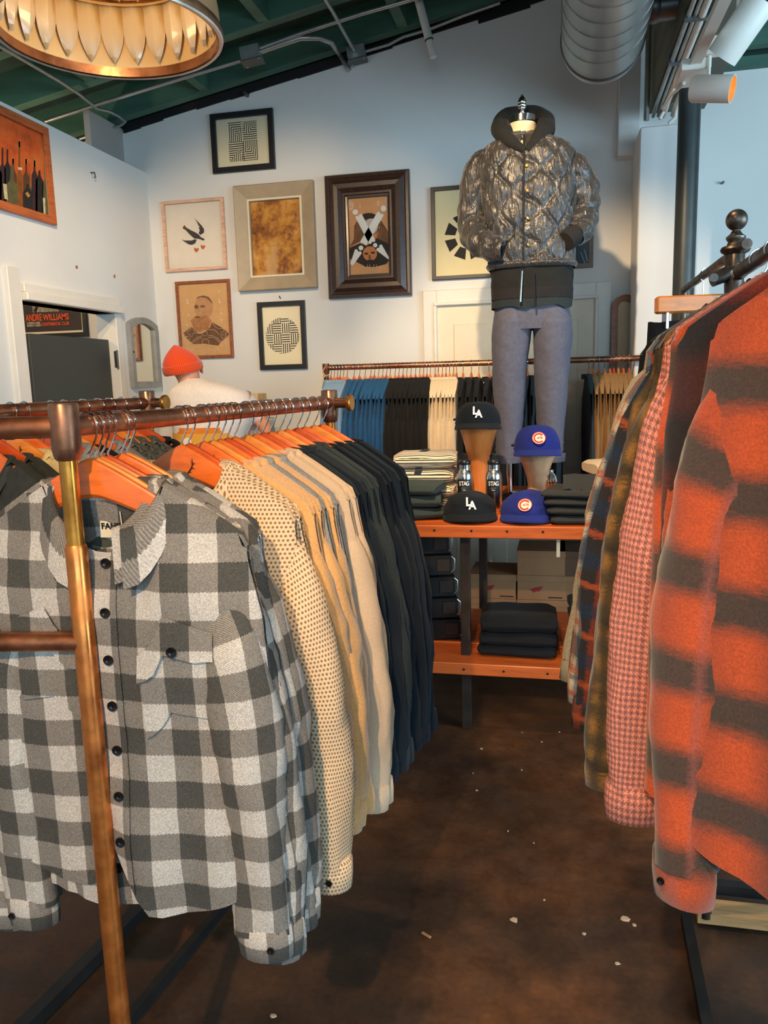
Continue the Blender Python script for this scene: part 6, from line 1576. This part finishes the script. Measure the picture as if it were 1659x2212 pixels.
for k in range(NP):
    obj('petal', big, lampo, (0, 0, 0), (0, 0, 2 * pi * k / NP)); obj('petal', sml, lampo, (0, 0, 0), (0, 0, 2 * pi * (k + .5) / NP))
G().lathe([(RL * .80, .155), (RL * .895, .165), (RL * .895, .172), (RL * .80, .170)], 64).build('petal_ring', mat['rim'], lampo); G().lathe([(RL * .62, .275), (RL * .715, .285), (RL * .715, .29)], 64).build('petal_ring', mat['rim'], lampo)
mb, nt, b = newmat('warm bulb glow'); b.inputs['Emission Color'].default_value = (1, .66, .32, 1); b.inputs['Emission Strength'].default_value = 2.5
G().lathe([(0, .13), (.022, .14), (.034, .165), (.030, .195), (.016, .22), (.014, .24), (0, .24)], 20).build('bulb', mb, lampo); G().lathe([(.016, .235), (.018, .30), (0, .31)], 16).build('socket', mat['brass'], lampo)
G().tube([(0, 0, .31), (0, 0, 1.02)], .006, 8).build('cord', mat['black_plastic'], lampo); G().lathe([(RL * .77, .315), (RL * .70, .33), (.03, .335)], 48).build('top_plate', mat['lamp_skin'], lampo)
pl = bpy.data.lights.new('pendant_bulb_light', 'POINT'); pl.energy = .9; pl.color = (1, .68, .36); pl.shadow_soft_size = .035; plo = bpy.data.objects.new('pendant_bulb_light', pl); COL.objects.link(plo); plo.parent = lampo; plo.location = (0, 0, .09)

# ================================================================== CEILING SPOTLIGHTS OUT OF FRAME (same white cylinders on the track)
def ceiling_spot(p, aim, power, deg, lab, blend=.5):
    p = Vector(p); t = empty('track_spotlight', p, 0, lab, 'track light', 'white track spotlights'); dv = (Vector(aim) - p).normalized(); mx = dv.to_track_quat('-Z', 'Y').to_matrix().to_4x4()
    G().lathe([(0, .08), (.042, .08), (.046, .07), (.046, -.08), (.043, -.08)], 28, ax=mx).build('shade', mat['white_metal'], t)
    G().tube([(0, 0, .03), (0, 0, .16)], .008, 8).build('stem', mat['white_metal'], t)
    G().bbox(-.03, .03, -.03, .03, .15, .19, .003).build('mount', mat['white_metal'], t, smooth=False)
    s = spot('track_spot_lamp', (0, 0, 0), dv, power, deg, blend, r=.03); s.parent = t; s.location = dv * .09; s.rotation_euler = dv.to_track_quat('-Z', 'Y').to_euler()
ceiling_spot((.20, 1.2, 3.22), (-.12, 3.8, 1.6), 150, 40, 'white track spotlight over the aisle aimed at the mannequin')
ceiling_spot((-.45, 1.9, 3.15), (-.05, 4.5, 1.1), 220, 58, 'white track spotlight aimed at the display table')
ceiling_spot((-1.1, 1.6, 3.10), (-1.8, 5.0, 1.3), 150, 60, 'white track spotlight aimed at the picture wall')
ceiling_spot((-1.6, 2.6, 3.05), (-2.6, 4.3, 1.5), 50, 70, 'white track spotlight aimed at the half door')
ceiling_spot((.10, -.2, 3.05), (-.60, 1.4, .95), 520, 62, 'white track spotlight aimed at the left rack')
ceiling_spot((-.25, -1.5, 2.95), (-.75, 1.2, .95), 235, 44, 'white track spotlight behind the viewer aimed at the checked shirts')  # extra lamp added out of view to warm the first shirt and post
ceiling_spot((-.55, .25, 3.05), (.25, 1.4, 1.2), 85, 52, 'white track spotlight aimed at the right rack')
ceiling_spot((-.2, 1.9, 3.15), (-.15, 2.6, 0), 60, 60, 'white track spotlight aimed down at the aisle floor')

t = empty('added_room_bulb', (-3.45, 4.1, 2.45), 0, 'added unseen warm bulb brightening the room beyond the half door', 'lamp')  # unseen bulb and cord added to brighten the poster room
G().lathe([(0, -.05), (.02, -.045), (.03, -.02), (.024, .01), (.014, .03), (0, .03)], 18).build('bulb', mb, t); G().lathe([(.016, .028), (.018, .07), (0, .075)], 14).build('socket', mat['brass'], t); G().tube([(0, 0, .07), (0, 0, .75)], .004, 6).build('cord', mat['black_plastic'], t)
bl = bpy.data.lights.new('added_room_light', 'POINT'); bl.energy = 16; bl.color = (1, .76, .5); bl.shadow_soft_size = .04; blo = bpy.data.objects.new('added_room_light', bl); COL.objects.link(blo); blo.parent = t; blo.location = (0, 0, -.09)

# ================================================================== FLOOR LITTER
LPY = [1618, 1708, 1664, 1603, 1582, 1822, 1988, 2018, 1985, 2082, 1945, 1796, 1671, 2195, 1583, 1999]
rl = random.Random(5); lm = M('pale paper scrap', c(176, 152, 124), .9, var=.1)
for i, (px, py, s_) in enumerate([(1040, 1618, .010), (1030, 1708, .008), (1127, 1664, .006), (1170, 1603, .008), (1208, 1582, .007), (1153, 1822, .005), (1110, 1988, .020), (1262, 2018, .010), (1348, 1985, .022), (1333, 2082, .011), (1176, 1945, .006), (1097, 1796, .005), (1022, 1671, .004), (590, 2195, .012), (1128, 1583, .005), (1370, 1999, .012)][::1]):
    p = onZ(px, py, 0); n = 7; s_ *= .72; pts = [(s_ * rl.uniform(.6, 1.2) * cos(2 * pi * k / n), s_ * .8 * rl.uniform(.6, 1.2) * sin(2 * pi * k / n)) for k in range(n)]
    g = G(); g.grid([[(x, y, .0006) for x, y in pts], [(x * .7, y * .7, .003 + .001 * (k % 2)) for k, (x, y) in enumerate(pts)]], closed=True); g.poly([(x * .7, y * .7, .003) for x, y in pts])
    tag(g.build('paper_scrap', lm, None, (p.x, p.y, 0), smooth=False), 'tiny pale scrap on the aisle floor, %s nearest the camera' % ORD[sorted(LPY, reverse=True).index(py)], 'litter', 'pale scraps on the floor')
p = onZ(921, 2022, 0)
tag(G().bbox(-.016, .016, -.004, .004, .0005, .006, .0015).build('wood_splinter', mat['kraft'], None, (p.x, p.y, 0), (0, 0, -.55), smooth=False), 'small tan sliver lying on the aisle floor near the left rack', 'litter')
